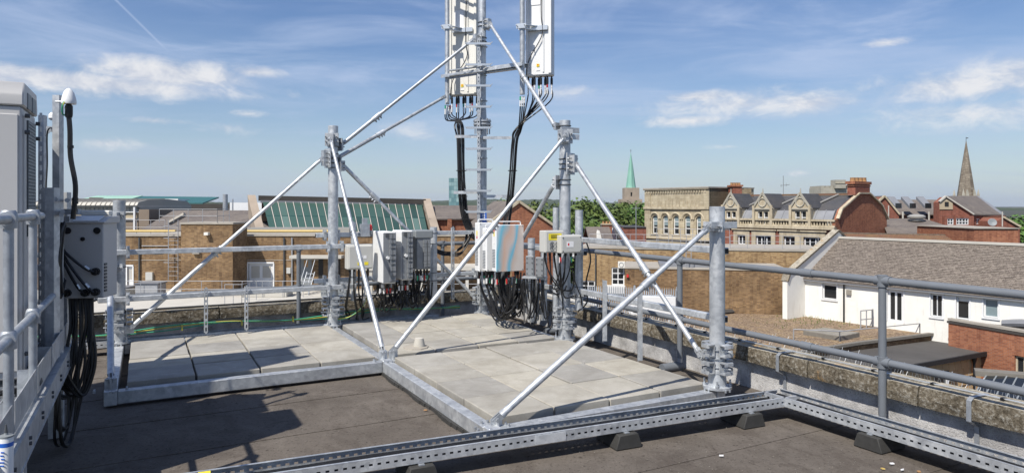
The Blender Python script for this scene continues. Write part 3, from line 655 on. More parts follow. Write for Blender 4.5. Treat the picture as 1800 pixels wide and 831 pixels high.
# ------------------------------------------------------------------ antennas
def antenna(label, pole, pc, w, n, zb, zt, wid, dep, mat, zbr, polez):
    t = thing('panel_antenna', label, 'antenna', pole + Z * zb)
    w, n = Vector(w).normalized(), Vector(n).normalized(); pc = Vector(pc)
    MB().lathe(pole, [(.038, polez), (.038, 6.5)], 18).build('mounting_pole', 'galv', t)
    zc, hz = (zb + zt) / 2, (zt - zb) / 2
    body = MB().box(pc + Z * zc, w * wid / 2, n * dep / 2, Z * hz).build('body', mat, t, bev=.02)
    bk = pc - n * (dep / 2 + .006)
    mb = MB()
    for q in (-1, 1): mb.box(bk + w * q * (wid / 2 - .03) + Z * zc, w * .022, n * .014, Z * (hz - .03))
    mb.box(bk + w * wid * .18 + Z * zc, w * .012, n * .008, Z * (hz - .05))
    mb.build('back_flange', mat, body, bev=.004)
    for z in zbr:
        mb = MB(); p2 = pole + (bk - pole) * .5
        mb.box(bk - n * .02 + Z * z, w * wid * .36, n * .015, Z * .035).bar(pole + Z * (z + .03), bk + Z * (z + .03), .05, .012).bar(pole + Z * (z - .03), bk + Z * (z - .03), .05, .012)
        for q in (-1, 1):
            mb.box(pole + n * q * .05 + Z * z, w * .075, n * .010, Z * .035)
            mb.cyl(pole + w * q * .06 - n * .13 + Z * z, pole + w * q * .06 + n * .08 + Z * z, .007, n=6)
        mb.build('bracket', 'steel_light', t, smooth=False)
    mb = MB().box(bk - w * wid * .02 + Z * (zb + .16), w * .022, n * .002, Z * .022); mb.build('warning_label', 'label_yellow', body)
    MB().box(bk - w * wid * .02 + Z * (zb + .165) - n * .003, w * .010, n * .001, Z * .010).build('label_symbol', 'label_red', body)
    MB().box(bk - w * wid * .02 + Z * (zb + .09), w * .03, n * .0015, Z * .012).build('label_plate', 'label_white', body)
    MB().box(bk - w * wid * .12 + Z * (zb + 1.25), w * .08, n * .002, Z * .17).build('rating_plate', 'label_white', body)
    outs = []; nn = 8
    for k in range(nn):
        c = pc + w * (wid * (-.42 + .84 * k / (nn - 1))) + Z * zb + n * (.03 if k % 2 else -.04)
        MB().cyl(c + Z * .01, c - Z * .035, .014, n=10).cyl(c - Z * .03, c - Z * .125, .020, n=10).build('connector', 'cable_black', t)
        outs.append(c - Z * .12)
    cable('feed_wire', [bk - n * .03 + w * wid * .2 + Z * (zt - .1), bk - n * .03 + w * wid * .12 + Z * (zb + 1.0), bk - n * .03 + w * wid * .16 + Z * (zb + .62), bk - n * .04 - w * wid * .32 + Z * (zb + .25), pole + Vector((.05, .0, zb - .1))], .008, 'cable_black', t)
    return t, outs
aL, oL = antenna('cream panel antenna left of the mast, seen from its bracket side', pl, Vector((-.80, 11.50, 0)), (.96, -.26, 0), (.26, .96, 0), 3.70, 6.3, .50, .17, 'paint_cream', (4.78, 5.9), 3.52)
aR, oR = antenna('white panel antenna right of the mast with cables hanging below', pr, Vector((.43, 10.48, 0)), (.95, -.30, 0), (.30, .95, 0), 3.83, 6.3, .42, .17, 'paint_white', (4.55, 5.9), 3.53)
def bundle(name, label, starts, gather, r=.0095, spread=.022, tags=True):
    t = thing(name, label, 'cables', starts[0]); rr = random.Random(len(label))
    for i, s in enumerate(starts):
        a = 2 * math.pi * i / len(starts); off = Vector((math.cos(a) * spread, math.sin(a) * spread, 0))
        pts = [s, s - Z * .06, s - Z * rr.uniform(.16, .24) + (gather[0] - s) * .06] + [g + off * (1 + .4 * rr.random()) for g in gather]
        c = cable('cable', pts, r, 'cable_black', t, 6, 7)
        if tags:
            MB().cyl(s - Z * .005, s - Z * .055, r + .003, n=8).build('cable_tag', ['cable_white', 'tape_red', 'cable_white', 'earth_green', 'cable_white'][i % 5], t)
            MB().cyl(s - Z * .06, s - Z * .15, r + .002, n=8).build('cable_sleeve', 'cable_white', t)
    for g in gather[2:-1]:
        mb = MB(); ring(mb, g, spread * 1.9, .006); mb.build('cable_tie', 'cable_black', t)
    return t
bundle('cable_bundle', 'thick bundle of black cables hanging below the left antenna', oL + [pl + Vector((x, -.02, 3.5)) for x in (-.03, 0, .03, .05)], [P(806, 216, 10.98), P(809, 245, 10.85), P(811, 300, 10.8), P(813, 345, 10.8), P(818, 385, 10.8), P(832, 415, 10.8), P(850, 425, 10.75)], .0100, .042)
bundle('cable_bundle', 'bundle of black cables fanning from the right antenna down its arm', oR + [pr + Vector((x, .0, 3.5)) for x in (-.03, 0, .03)], [P(912, 226, 10.47), P(905, 248, 10.5), P(901, 300, 10.55), P(897, 350, 10.6), P(890, 395, 10.55), P(884, 450, 10.3), P(890, 520, 10.2)], .0100, .036)
t = thing('cable_coil', 'black feeder cables coiled on the rail between the guard post and mast', 'cables', P(815, 450, 10.8))
for k in range(9):
    cable('cable', [P(740, 422 + k * .6, 10.6), P(780, 445 + R.uniform(-3, 4), 10.65), P(812, 440 + R.uniform(-8, 6), 10.7), P(826 + R.uniform(-6, 4), 405 + R.uniform(-8, 8), 10.78), P(815, 375, 10.8)], .011, 'cable_black', t)
# ------------------------------------------------------------------ radio units and boxes on the frame
def loops(parent, tops, low, n, r=.009, rr=R, ends=None, sleeve=True):
    for i in range(n):
        s = Vector(tops[i % len(tops)]) + Vector((rr.uniform(-.01, .01), rr.uniform(-.02, .02), 0))
        e = Vector(ends[i % len(ends)]) if ends else s + Vector((rr.uniform(-.25, .25), rr.uniform(-.05, .2), rr.uniform(-.2, 0)))
        lz = low + rr.uniform(-.08, .16)
        mid = (s + e) / 2; mid.z = lz; mid += Vector((rr.uniform(-.06, .06), rr.uniform(-.12, .02), 0))
        cable('cable', [s, s - Z * .07, Vector((s.x + (mid.x - s.x) * .3, s.y, (s.z + lz) / 2 - .03)), mid, Vector((e.x + (mid.x - e.x) * .3, e.y, (e.z + lz) / 2 - .02)), e], r, 'cable_black', parent)
        if sleeve and i % 2 == 0: MB().cyl(s - Z * .05, s - Z * .12, r + .003, n=7).build('cable_tag', rr.choice(['cable_white', 'cable_white', 'tape_red', 'earth_green']), parent)
def unit(name, label, cat, c, w, d, h, mat, group=None, bev=.012):
    """box with width along V, depth along U, centred at c"""
    t = thing(name, label, cat, Vector(c) - Z * h / 2, group)
    b = MB().box(c, V * w / 2, U * d / 2, Z * h / 2).build('body', mat, t, bev=bev); return t, b
uf = UB - .16
# grey breaker box by post C
c = W(uf - .05, vat(629, uf), 0); c.z = zat(451, c)
t, b = unit('breaker_box', 'light grey wall box with warning stickers, right of the tall left post', 'equipment box', c, .36, .16, .34, 'box_grey')
MB().box(c - U * .088, V * .165, U * .010, Z * .155).build('lid', 'box_grey', t, bev=.008)
for x, z, mt, w in ((-.01, .0, 'label_white', .035), (.06, .0, 'label_white', .022), (-.015, -.09, 'label_yellow', .03), (.08, -.09, 'label_yellow', .028)):
    MB().box(c - U * .0995 + V * x + Z * z, V * w, U * .001, Z * .022).build('sticker', mt, t)
mb = MB(); q = c - U * .101 - V * .015 - Z * .092; mb.prism([q - V * .014 - Z * .010, q + V * .014 - Z * .010, q + Z * .014], -U * .001); mb.build('warning_triangle', 'cable_black', t)
for k in range(5): MB().cyl(c + V * (-.13 + .065 * k) - Z * .16, c + V * (-.13 + .065 * k) - Z * .21, .017, n=10).build('gland', 'cable_black', t)
loops(t, [c + V * (-.13 + .065 * k) - Z * .19 for k in range(5)], .30, 8, .010, R, [W(UB + .2, vat(620, UB) + .1 * k, .2) for k in range(5)], False)
for mt, k in (('earth_green', 0), ('earth_yellow', 1)): cable('earth_wire', [c + V * .1 - Z * .2, W(UB - .1, vat(640, UB), .5), W(UB - .1, vat(615, UB), .3), W(UB - .05, vat(590, UB), .24 + .02 * k)], .007, mt, t)
# finned remote radios beside it
def finned(label, px, dv, zc, w, d, h, hood=False):
    v = vat(px, uf); c = W(uf - .08, v, 0); c.z = zc
    t, b = unit('radio_unit', label, 'radio unit', c, w, d, h, 'paint_white' if not hood else 'mid_grey', 'radio units with cooling fins')
    f = c - U * (d / 2 + .004)
    MB().box(f, V * (w / 2 - .004), U * .012, Z * (h / 2 - .012)).build('fin_plate', 'fin_grey', t, bev=.004)
    mb = MB()
    for k in range(9):
        z = -h / 2 + .06 + k * (h - .12) / 8
        for x in (.05, .30): mb.box(f - U * .025 + V * w * x + Z * z, V * w * .10, U * .02, Z * (.012 + .01 * ((k * 7) % 3)))
    mb.box(f - U * .02 + V * w * .02, V * .008, U * .022, Z * (h / 2 - .03)).build('fin', 'fin_grey', t, smooth=False)
    if not hood:
        MB().cyl(f - U * .015 - V * w * .18, f - U * .045 - V * w * .18, .022, n=14).build('lock_knob', 'paint_white', t)
        MB().box(f - U * .018 + Z * (h / 2 - .045), V * w * .34, U * .008, Z * .024).build('handle', 'dark_grey', t, bev=.004)
        mb = MB()
        for q in (-1, 1): mb.box(c - Z * (h / 2 + .03) + V * q * w * .3 - U * d * .2, V * .012, U * .06, Z * .04)
        mb.build('foot_bracket', 'fin_grey', t, smooth=False)
    else:
        MB().box(c + Z * (h / 2 + .05), V * (w / 2 + .03), U * (d / 2 + .03), Z * .06).build('hood', 'mid_grey', t, bev=.015)
    tops = [c - Z * (h / 2 + .04) + V * w * x + U * y for x in (-.35, -.1, .15, .35) for y in (-.06, .06)]
    for p in tops[::2]: MB().cyl(p + Z * .05, p - Z * .05, .016, n=10).build('connector', 'cable_black', t)
    loops(t, tops, .42, 12, .0105)
    return t
finned('tall white radio unit with finned grey face, left one of the pair', 672, 0, 1.13, .19, .50, .72)
finned('tall white radio unit with finned grey face, right one of the pair', 704, 0, 1.15, .17, .42, .70)
finned('small grey radio unit with dark hood, right of the white pair', 736, 0, 1.16, .22, .24, .46, True)
t = thing('alarm_lamp', 'small red lamp on the rail above the radio units', 'lamp', W(UB, vat(651, UB), 1.55))
MB().lathe(W(UB, vat(651, UB), 1.50), [(.03, 0), (.03, .03), (.024, .07), (.008, .085)], 14).build('dome', 'label_red', t); MB().lathe(W(UB, vat(651, UB), 1.44), [(.034, 0), (.034, .06)], 12).build('base', 'mid_grey', t)
mb = MB(); cc = W(UB, vat(641, UB), 1.50); mb.box(cc, V * .06, U * .05, Z * .09).box(cc + Z * .12, V * .03, U * .04, Z * .05); mb.build('mount', 'galv_dull', t, smooth=False)
# white radios right of the mast
vf = LB - .30
def white_radio(label, px0, px1, du, zc, d, h, film=False):
    u = uat(880, vf) + du; v0, v1 = vat(px0, u), vat(px1, u); c = W(u, (v0 + v1) / 2, zc); w = v1 - v0
    t, b = unit('radio_unit', label, 'radio unit', c, w, d, h, 'paint_white', 'white radio units right of the mast')
    f = c - U * (d / 2 + .003)
    cov = MB().box(f - U * .004, V * (w / 2 - .002), U * .008, Z * (h / 2 - .002)).build('front_cover', 'iridescent' if film else 'paint_white', t, bev=.004)
    mb = MB(); z = c + Z * (h / 2)
    for q in (-1, 1): mb.tube(spline([z + V * q * w * .45 - U * .02, z + V * q * w * .44 - U * .02 + Z * .035, z + V * q * w * .36 - U * .02 + Z * .045, z - U * .02 + Z * .045], 3), .008, 6)
    mb.build('carry_handle', 'paint_white', t)
    s = c - V * (w / 2 + .002)
    for k, (mt, zz) in enumerate((('label_yellow', .20), ('label_white', .08), ('label_red', .24 if film else .14))): MB().box(s + Z * zz - U * .01, V * .001, U * .014, Z * (.035 if k == 0 else .016)).build('sticker', mt, t)
    mb = MB()
    for k in range(12): mb.box(s - Z * (.02 + k * .021) + U * .0, V * .004, U * d * .32, Z * .004)
    mb.build('vent_slat', 'fin_grey', t)
    mb = MB()
    for q in (-1, 1):
        for z in (-1, 1): mb.cyl(f + V * q * (w / 2 - .02) + Z * z * (h / 2 - .02), f + V * q * (w / 2 - .02) + Z * z * (h / 2 - .02) - U * .016, .007, n=6)
    mb.build('screw', 'dark_grey', t)
    tops = [c - Z * (h / 2) + V * w * (-.42 + .84 * k / 5) + U * (.03 if k % 2 else -.03) for k in range(6)]
    for p in tops: MB().cyl(p + Z * .01, p - Z * .06, .020, n=10).build('connector', 'cable_black', t)
    tops = [p - Z * .05 for p in tops]
    loops(t, tops, .34, 14 if film else 7, .0115, R, [W(uat(905, vf) + R.uniform(-.1, .3), vf + R.uniform(-.1, .25), R.uniform(.5, .95)) for _ in range(7)])
    for p in tops[:4]:
        MB().cyl(p - Z * .01, p - Z * .04, .0125, n=7).build('cable_tag', R.choice(['tape_red', 'cable_white', 'earth_green']), t); MB().cyl(p - Z * .05, p - Z * .13, .012, n=7).build('cable_sleeve', 'cable_white', t)
    return t
uB0 = uat(880, vf)
white_radio('white radio unit with rainbow film on its front, beside the mast', 868, 916, -.12, 1.27, .13, .64, True)
white_radio('narrow white radio unit just left of the rainbow filmed one', 851, 880, .13, 1.24, .13, .60)
white_radio('white radio unit farthest left of the three beside the mast', 838, 866, .40, 1.26, .14, .70)
# small grey surge arrester plates
t = thing('surge_arrester', 'pair of small grey bolted modules right of the filmed radio unit', 'module', W(uat(936, LB - .2), LB - .2, .98))
for px in (932, 949):
    u = uat(px, LB - .18); c = W(u, LB - .18, 1.06)
    b = MB().box(c, (V - U).normalized() * .055, (U + V).normalized() * .03, Z * .13).build('module', 'fin_grey', t, bev=.008)
    mb = MB()
    for q in (-1, 1):
        for z in (-.1, -.04, .04, .1): mb.cyl(c + (V - U).normalized() * q * .035 + Z * z, c + (V - U).normalized() * q * .035 + Z * z - (U + V).normalized() * .036, .009, n=6)
    mb.build('bolt', 'dark_grey', b)
u = uat(940, LB - .18); MB().box(W(u, LB - .18, .915), (V - U).normalized() * .16, (U + V).normalized() * .06, Z * .012).build('shelf', 'galv', t)
loops(t, [W(u + .1 * (k - 2), LB - .18, .9) for k in range(5)], .35, 12, .009, R, None, False)
# boxes left of post B
for nm, lab, px0, px1, du, z0, z1, dp in (('fuse_box', 'grey box with yellow label and four round symbols, left of the middle post', 953, 986, -.22, 443, 405, .14), ('fuse_box', 'grey box with small white label, in front of the middle post', 979, 1016, -.30, 444, 413, .17)):
    u = L1 + du; va, vb = vat(px0, u), vat(px1, u); c = W(u, (va + vb) / 2, 0); zb, zt = zat(z0, c), zat(z1, c); c.z = (zb + zt) / 2; w, h = vb - va, zt - zb
    t, b = unit(nm, lab, 'equipment box', c, w, dp, h, 'box_grey', 'grey fuse boxes', .008)
    f = c - U * (dp / 2 + .002)
    MB().box(f - U * .003, V * (w / 2 - .012), U * .005, Z * (h / 2 - .012)).build('lid', 'box_grey', t, bev=.004)
    f = f - U * .0092
    if du > -.25:
        MB().box(f + Z * h * .22, V * w * .34, U * .001, Z * h * .15).build('sticker', 'label_yellow', t)
        for k in range(3): MB().box(f + Z * h * (.29 - .06 * k) - U * .0015, V * w * .22, U * .0006, Z * .004).build('sticker_print', 'cable_black', t)
        mb = MB()
        for x in (-.16, .13):
            for z in (-.12, -.3):
                q = f + V * w * x + Z * h * z; mb.tube([q + .028 * (math.cos(a) * V + math.sin(a) * Z) for a in [k * math.pi / 6 for k in range(13)]], .0035, 4, False); mb.box(q, V * .010, U * .001, Z * .012)
        mb.build('round_symbol', 'dark_grey', t)
    else:
        MB().box(f - V * w * .08, V * w * .16, U * .001, Z * h * .16).build('sticker', 'label_white', t)
        MB().box(f - V * w * .16 - U * .0015, V * .010, U * .0006, Z * .014).build('sticker_print', 'label_red', t)
        mb = MB()
        for x in (-1, 1):
            for z in (-1, 1): mb.cyl(f + V * x * (w / 2 - .025) + Z * z * (h / 2 - .025), f + V * x * (w / 2 - .025) + Z * z * (h / 2 - .025) - U * .004, .008, n=8)
        mb.build('screw', 'dark_grey', t)
    tops = [c - Z * h / 2 + V * w * x for x in (-.35, -.1, .15, .38)]
    for p in tops: MB().cyl(p + Z * .01, p - Z * .04, .016, n=8).build('gland', 'cable_black', t)
    loops(t, tops, .78, 7, .0085, R, [W(L1 + R.uniform(-.3, .2), LB + R.uniform(-.3, .1), R.uniform(.55, .9)) for _ in range(6)], du < -.25)
    if du < -.25: cable('cable', [W(L1 - .3, LB + .1, 1.45), W(L1 - .32, LB + .17, 1.2), W(L1 - .25, LB + .15, .9), W(L1 - .2, LB + .2, .65), W(L1 - .22, LB + .05, .55)], .010, 'cable_black', t)
# ------------------------------------------------------------------ cable trays, feet
def slotwall(mb, p, q, h, up, th, pitch=.055):
    """slotted strip: plain bands top and bottom, webs between the slots"""
    p, q, up = Vector(p), Vector(q), Vector(up); d = (q - p).normalized(); L = (q - p).length; s = d.cross(up).normalized()
    for a, b in ((0, .40), (.60, 1)): mb.box((p + q) / 2 + up * h * (a + b) / 2, d * L / 2, up * h * (b - a) / 2, s * th)
    n = int(L / pitch)
    for k in range(n): mb.box(p + d * (k + .5) * L / n + up * h * .50, d * pitch * .28, up * h * .11, s * th)
def tray(label, p, q, side, w, z, h=.075, cables=3):
    p, q = Vector(p), Vector(q); p.z = q.z = z; d = (q - p).normalized(); s = d.cross(Z) * side
    t = thing('cable_tray', label, 'cable tray', (p + q) / 2)
    for k in (0, 1):
        mb = MB(); a, b = p + s * w * k, q + s * w * k
        slotwall(mb, a, b, h, Z, .0012); mb.bar(a + Z * h + s * (.008 if k == 0 else -.008), b + Z * h + s * (.008 if k == 0 else -.008), .02, .003)
        mb.build('side_rail', 'galv', t, smooth=False)
    mb = MB()
    for k in range(3): slotwall(mb, p + s * w * (k / 3 + .004), q + s * w * (k / 3 + .004), w / 3, s, .0012)
    mb.build('base', 'galv_dull', t, smooth=False)
    for k in range(cables):
        x = .03 + (w - .06) * (k + .5) / cables
        pts = [p + d * (q - p).length * i / 14 + s * (x + R.uniform(-.008, .008)) + Z * (.018 + R.uniform(0, .006)) for i in range(15)]
        cable('cable', pts, .0145, 'cable_black', t, 2)
    return t
def block(label, c, d, l=.23, w=.30, h=.115):
    d = Vector(d).normalized(); s = d.cross(Z); c = Vector(c); c.z = 0
    t = thing('rubber_foot', label, 'rubber foot', c, 'rubber feet under the cable trays')
    pr = [(-l / 2, .004), (l / 2, .004), (l / 2, .02), (l * .36, h), (-l * .36, h), (-l / 2, .02)]
    mb = MB().prism([c - s * w / 2 + d * a + Z * b for a, b in pr], s * w); mb.build('block', 'rubber', t, bev=.006)
    MB().box(c + Z * (h + .003), d * .02, s * w * .42, Z * .004).build('rail_insert', 'galv_dull', t)
    return t
TZ = .125
tl, tr = G(322, 831, .2), G(1366, 684, .2)
tl = tl + (tl - tr).normalized() * 1.6
td = (tr - tl).normalized()
tray('long slotted cable tray running across the roof in front of the frame', tl, tr, 1, .23, TZ, .075, 7)
r0 = G(1372, 682, .2); r1 = G(1800, 804, .2); r1 = r1 + (r1 - r0).normalized() * 1.5
tray('slotted cable tray running along the right parapet', r0, r1, 1, .22, TZ, .075, 7)
tray('slotted cable tray behind the left bay along the back parapet', W(UB + .30, -6.5), W(UB + .30, 1.65), 1, .20, TZ - .02, .075, 5)
t = thing('tray_corner', 'mitred galvanised corner plate joining the two cable trays', 'bracket', tr)
c = (tr + r0) / 2; c.z = TZ
MB().prism([r0 + Z * 0 - r0.z * Z + Z * (TZ - .004), tr - tr.z * Z + Z * (TZ - .004), tr - tr.z * Z + Z * (TZ - .004) + Vector((td.y, -td.x, 0)) * .23, r0 - r0.z * Z + Z * (TZ - .004) + (r1 - r0).normalized().cross(Z) * .22], Z * .003).build('plate', 'galv', t)
for k, (px, nm) in enumerate(((724, 'nearest the camera under the front tray'), (1072, 'under the middle of the front tray'), (1286, 'under the front tray close to its corner'))):
    kx = (px - 900) / F; s = (kx * tl.y - tl.x) / (td.x - kx * td.y); c = tl + td * s + Vector((td.y, -td.x, 0)) * .13
    block('black rubber block ' + nm, c, td)
rd = (r1 - r0).normalized(); c = G(1556, 760, .1); s = (c - r0).dot(rd)
for k, s2 in enumerate((s, s + 1.7)): block('black rubber block ' + ('under the right hand tray below the grey post' if k == 0 else 'under the right hand tray at the frame edge'), r0 + rd * s2 + rd.cross(Z) * .11, rd)
for px, nm in ((330, 'left of the two hanging struts'), (532, 'beside the tall left post')): block('black rubber block under the back tray, ' + nm, W(UB + .40, vat(px, UB + .4)) , V, .2, .3, .10)
MB().bar(tl + td * 3.9 + Vector((td.y, -td.x, 0)) * .234 - Z * (tl.z - TZ - .035), tl + td * 4.15 + Vector((td.y, -td.x, 0)) * .234 - Z * (tl.z - TZ - .035), .004, .065).build('tray_splice', 'galv', None, loc=tl)
bpy.data.objects['tray_splice'].parent = None; tag(bpy.data.objects['tray_splice'], 'plain galvanised splice plate bolted to the front tray wall', 'bracket')
c = tl + td * 1.72 + Vector((td.y, -td.x, 0)) * .10; c.z = TZ + .082
o = MB().box(c, td * .035, Vector((td.y, -td.x, 0)) * .05, Z * .004).build('yellow_label', 'label_yellow', loc=c); tag(o, 'small yellow label on the front tray at the bottom edge', 'label')
# earth wires along the back tray
t = thing('earth_wire', 'green and yellow earth wires strung along the back tray', 'cables', W(UB + .25, -2, .25))
for mt, dz in (('earth_green', 0), ('earth_yellow', .012), ('earth_green', .02)):
    cable('wire', [W(UB + .24 + .01 * k, -4.2 + k * .7, .25 + dz + .035 * math.sin(k * 1.9 + dz * 60)) for k in range(10)], .008, mt, t)
for k in range(4):
    v = vat((220, 320, 425, 515)[k], UB + .24); MB().box(W(UB + .24, v, .26), V * .008, U * .03, Z * .035).build('cable_cleat', 'earth_yellow', t)
t = thing('cable_run', 'black cables lying along the back parapet coping', 'cables', W(UW + .02, -2, .45))
for k in range(2): cable('cable', [W(UW + .04 + .03 * k, -7 + j * .8, .445 + R.uniform(0, .015)) for j in range(12)], .011, 'cable_black', t)
# roof outlet with mortar collar
c = W(L1 + .16, .42, 0); c = G(737, 622, .1); 
t = thing('roof_vent', 'small grey conical roof outlet beside the crossing beams', 'vent', c - Z * c.z)
MB().lathe((c.x, c.y, .16), [(.07, 0), (.068, .05), (.05, .13), (.03, .135)], 16).build('cowl', 'concrete_pale', t); MB().lathe((c.x - .04, c.y, .15), [(.16, 0), (.15, .04), (.06, .05)], 9).build('mortar_collar', 'concrete_dirty', t)
# litter on the felt
for k, (px, py, mt, nm) in enumerate(((1568, 815, 'label_white', 'torn white scrap'), (1552, 824, 'pipe_yellow', 'yellow offcut'), (1586, 826, 'label_white', 'tiny white chip'), (1615, 829, 'terracotta', 'brown wooden chip'), (1268, 801, 'label_white', 'white fleck'), (245, 664, 'concrete_pale', 'pale pebble in the shadow'), (625, 657, 'concrete_pale', 'pale pebble left of the crossing'), (748, 721, 'terracotta', 'dry leaf on the rubber strip'), (795, 722, 'terracotta', 'brown leaf beside the long beam'))):
    c = G(px, py, .012); c.z = .012; mb = MB(); mb.box(c + Z * .005, Vector((R.uniform(.009, .016), R.uniform(-.008, .008), 0)), Vector((R.uniform(-.004, .004), R.uniform(.004, .008), 0)), Z * .004)
    tag(mb.build('debris', mt, loc=c), nm + ' lying on the dark roof felt', 'debris', 'litter on the roof')
# ------------------------------------------------------------------ equipment platform on the left
PU = -2.36 * U.x + 3.2 * U.y; RV = Vector((-2.36, 3.2, 0))          # line of the platform handrail
def Q(a, b, z): return RV + a * U + b * V + z * Z                    # a along the platform, b across it
pf = thing('equipment_platform', 'raised steel grating platform with kick plates and tube handrail at the left', 'platform', Q(1, -.6, 0))
MB().bar(Q(-2.5, .04, .66), Q(2.75, .04, .66), .012, .16).bar(Q(-2.5, .02, .585), Q(2.75, .02, .585), .06, .008).bar(Q(-2.5, .02, .735), Q(2.75, .02, .735), .06, .008).build('edge_beam', 'galv', pf, smooth=False)
MB().bar(Q(2.75, .04, .66), Q(2.75, -1.6, .66), .012, .16).bar(Q(-2.5, -1.6, .66), Q(2.75, -1.6, .66), .06, .16).build('side_beam', 'galv', pf, smooth=False)
for a in (-1.6, .6, 2.6):
    for b in (-.06, -1.5):
        MB().rb(0, .1, 0, .1, 0, .58).build('leg', 'galv', pf) if False else MB().box(Q(a, b, .295), U * .05, V * .05, Z * .285).build('leg', 'galv', pf)
mb = MB()
for k in range(52): mb.bar(Q(-2.45 + k * .1, .0, .765), Q(-2.45 + k * .1, -1.58, .765), .005, .03)
for k in range(40): mb.bar(Q(-2.5, -.01 - k * .04, .770), Q(2.72, -.01 - k * .04, .770), .005, .018)
mb.build('grating', 'galv_dull', pf, smooth=False)
for a0, a1 in ((-2.4, .02), (.06, .80), (.86, 1.5), (1.56, 2.7)):
    MB().bar(Q(a0, .015, .845), Q(a1, .015, .845), .005, .15).bar(Q(a1, .012, .845), Q(a1, -.075, .845), .004, .15).build('kick_plate', 'galv', pf, smooth=False)
mb = MB()
for k in range(6):
    for q in (-.014, .014): mb.cyl(Q(-.2 + k * .48, .045, .66 + q), Q(-.2 + k * .48, .058, .66 + q), .010, n=6)
mb.build('beam_bolt', 'dark_grey', pf)
hr = [0.0, .66]
for z in (1.79, 1.225):
    MB().cyl(Q(-2.5, .0, z), Q(1.15 if z > 1.5 else 1.75, .0, z), .0218).build('handrail', 'galv_dull', pf)
for a in (-1.3, 0, .80):
    s = MB().cyl(Q(a, 0, .70), Q(a, 0, 1.79), .0218).build('handrail_post', 'galv_dull', pf)
    for z in (1.79, 1.225): MB().lathe(Q(a, 0, z - .045), [(.033, 0), (.036, .03), (.038, .05), (.034, .075), (.027, .085)], 16).cyl(Q(a - .045, 0, z), Q(a + .045, 0, z), .034).build('handrail_fitting', 'galv_dull', s)
# cabinet
C0 = Vector((-2.953, 4.11, 0))
def K(a, b, z): return C0 + a * U + b * V + z * Z
cb = thing('equipment_cabinet', 'tall pale grey telecom cabinet with side grille standing on the platform', 'cabinet', K(.3, -.45, .78))
MB().box(K(.29, -.48, 1.63), U * .29, V * .48, Z * .82).build('body', 'cab_grey', cb, bev=.01)
MB().prism([K(-.012, .012, 2.452), K(.59, .012, 2.452), K(.59, .012, 2.50), K(.55, .012, 2.60), K(.03, .012, 2.60), K(-.012, .012, 2.52)], -V * .984).build('roof_hood', 'cab_grey', cb, bev=.008)
for (b0, b1, z0, z1) in ((-.935, -.20, .86, 2.22), (-.935, -.20, 2.24, 2.40), (-.185, -.015, .86, 2.40)):
    MB().box(K(-.006, (b0 + b1) / 2, (z0 + z1) / 2), U * .008, V * (b1 - b0) / 2, Z * (z1 - z0) / 2).build('door_panel', 'cab_grey', cb, bev=.004)
MB().box(K(.29, .004, 1.62), U * .24, V * .006, Z * .78).build('side_panel', 'cab_grey', cb, bev=.004)
g = MB().box(K(.29, .012, 2.02), U * .16, V * .003, Z * .36).build('grille_back', 'dark_grey', cb)
mb = MB()
for k in range(34): mb.box(K(.29, .017, 1.67 + k * .0212), U * .16, V * .003, Z * .006)
for k in range(9): mb.box(K(.14 + k * .0375, .0185, 2.02), U * .005, V * .002, Z * .36)
mb.build('grille_slat', 'mid_grey', g, smooth=False)
mb = MB()
for z in (.95, 2.30, 2.40):
    for a in (.06, .52): mb.cyl(K(a, .010, z), K(a, .035, z), .013, n=8)
mb.build('hinge_bolt', 'dark_grey', cb)
for a in (.2, .4): MB().box(K(a, .014, 2.50), U * .07, V * .004, Z * .05).build('hood_latch', 'mid_grey', cb, bev=.003)
MB().box(K(-.02, -.25, 1.55), U * .012, V * .015, Z * .10).build('door_handle', 'dark_grey', cb, bev=.004)
MB().box(K(.29, -.48, .80), U * .25, V * .44, Z * .02).build('plinth', 'dark_grey', cb)
cable('cabinet_cable', [K(.1, .03, .86), K(-.15, .1, .80), K(-.3, -.1, .80), K(-.5, -.4, .80)], .016, 'cable_black', cb)
for k in range(2):  # unseen cabinets added to widen the shadow on the deck
    tt = thing('equipment_cabinet', 'unseen grey cabinet added left on the platform for its shadow, ' + ('next to the one in view' if k == 0 else 'at the far end of the row'), 'cabinet', K(.3, -1.5 - k, .78))
    MB().box(K(.29, -1.48 - k * 1.02, 1.63), U * .29, V * .48, Z * .82).build('body', 'cab_grey', tt, bev=.01); MB().box(K(.29, -1.48 - k * 1.02, 2.52), U * .30, V * .49, Z * .07).build('roof_hood', 'cab_grey', tt, bev=.02)
    MB().box(K(-.006, -1.48 - k * 1.02, 1.6), U * .008, V * .44, Z * .74).build('door_panel', 'cab_grey', tt, bev=.004)
for k in range(3):  # unseen second row, added to deepen the cabinet shadow on the deck
    tt = thing('shade_cabinet', 'unseen grey cabinet added behind the front row for its shadow, ' + ('right one', 'middle one', 'left one')[k], 'cabinet', K(.95, -.6 - k * 1.0, .78))
    MB().box(K(.94, -.59 - k * .99, 1.61), U * .31, V * .48, Z * .82).build('body', 'cab_grey', tt, bev=.01); MB().box(K(.94, -.59 - k * .99, 2.46), U * .32, V * .485, Z * .04).build('roof_hood', 'cab_grey', tt, bev=.01)
ps = thing('shade_screen', 'tall louvred screen added out of view to shade the left slabs', 'shade screen', Vector((-5.2, 5.1, 0)))  # invented block out of view, added to throw shade over the left bay
S0 = K(1.88, -.80, 0)
for b in (0, -1.9):
    for a in (0, -.58): MB().box(S0 + U * a + V * b + Z * 2.25, U * .04, V * .04, Z * 2.25).build('post', 'galv_dull', ps)
MB().box(S0 - U * .29 - V * .95 + Z * 2.4, U * .28, V * .9, Z * 2.0).build('shade_core', 'mid_grey', ps)
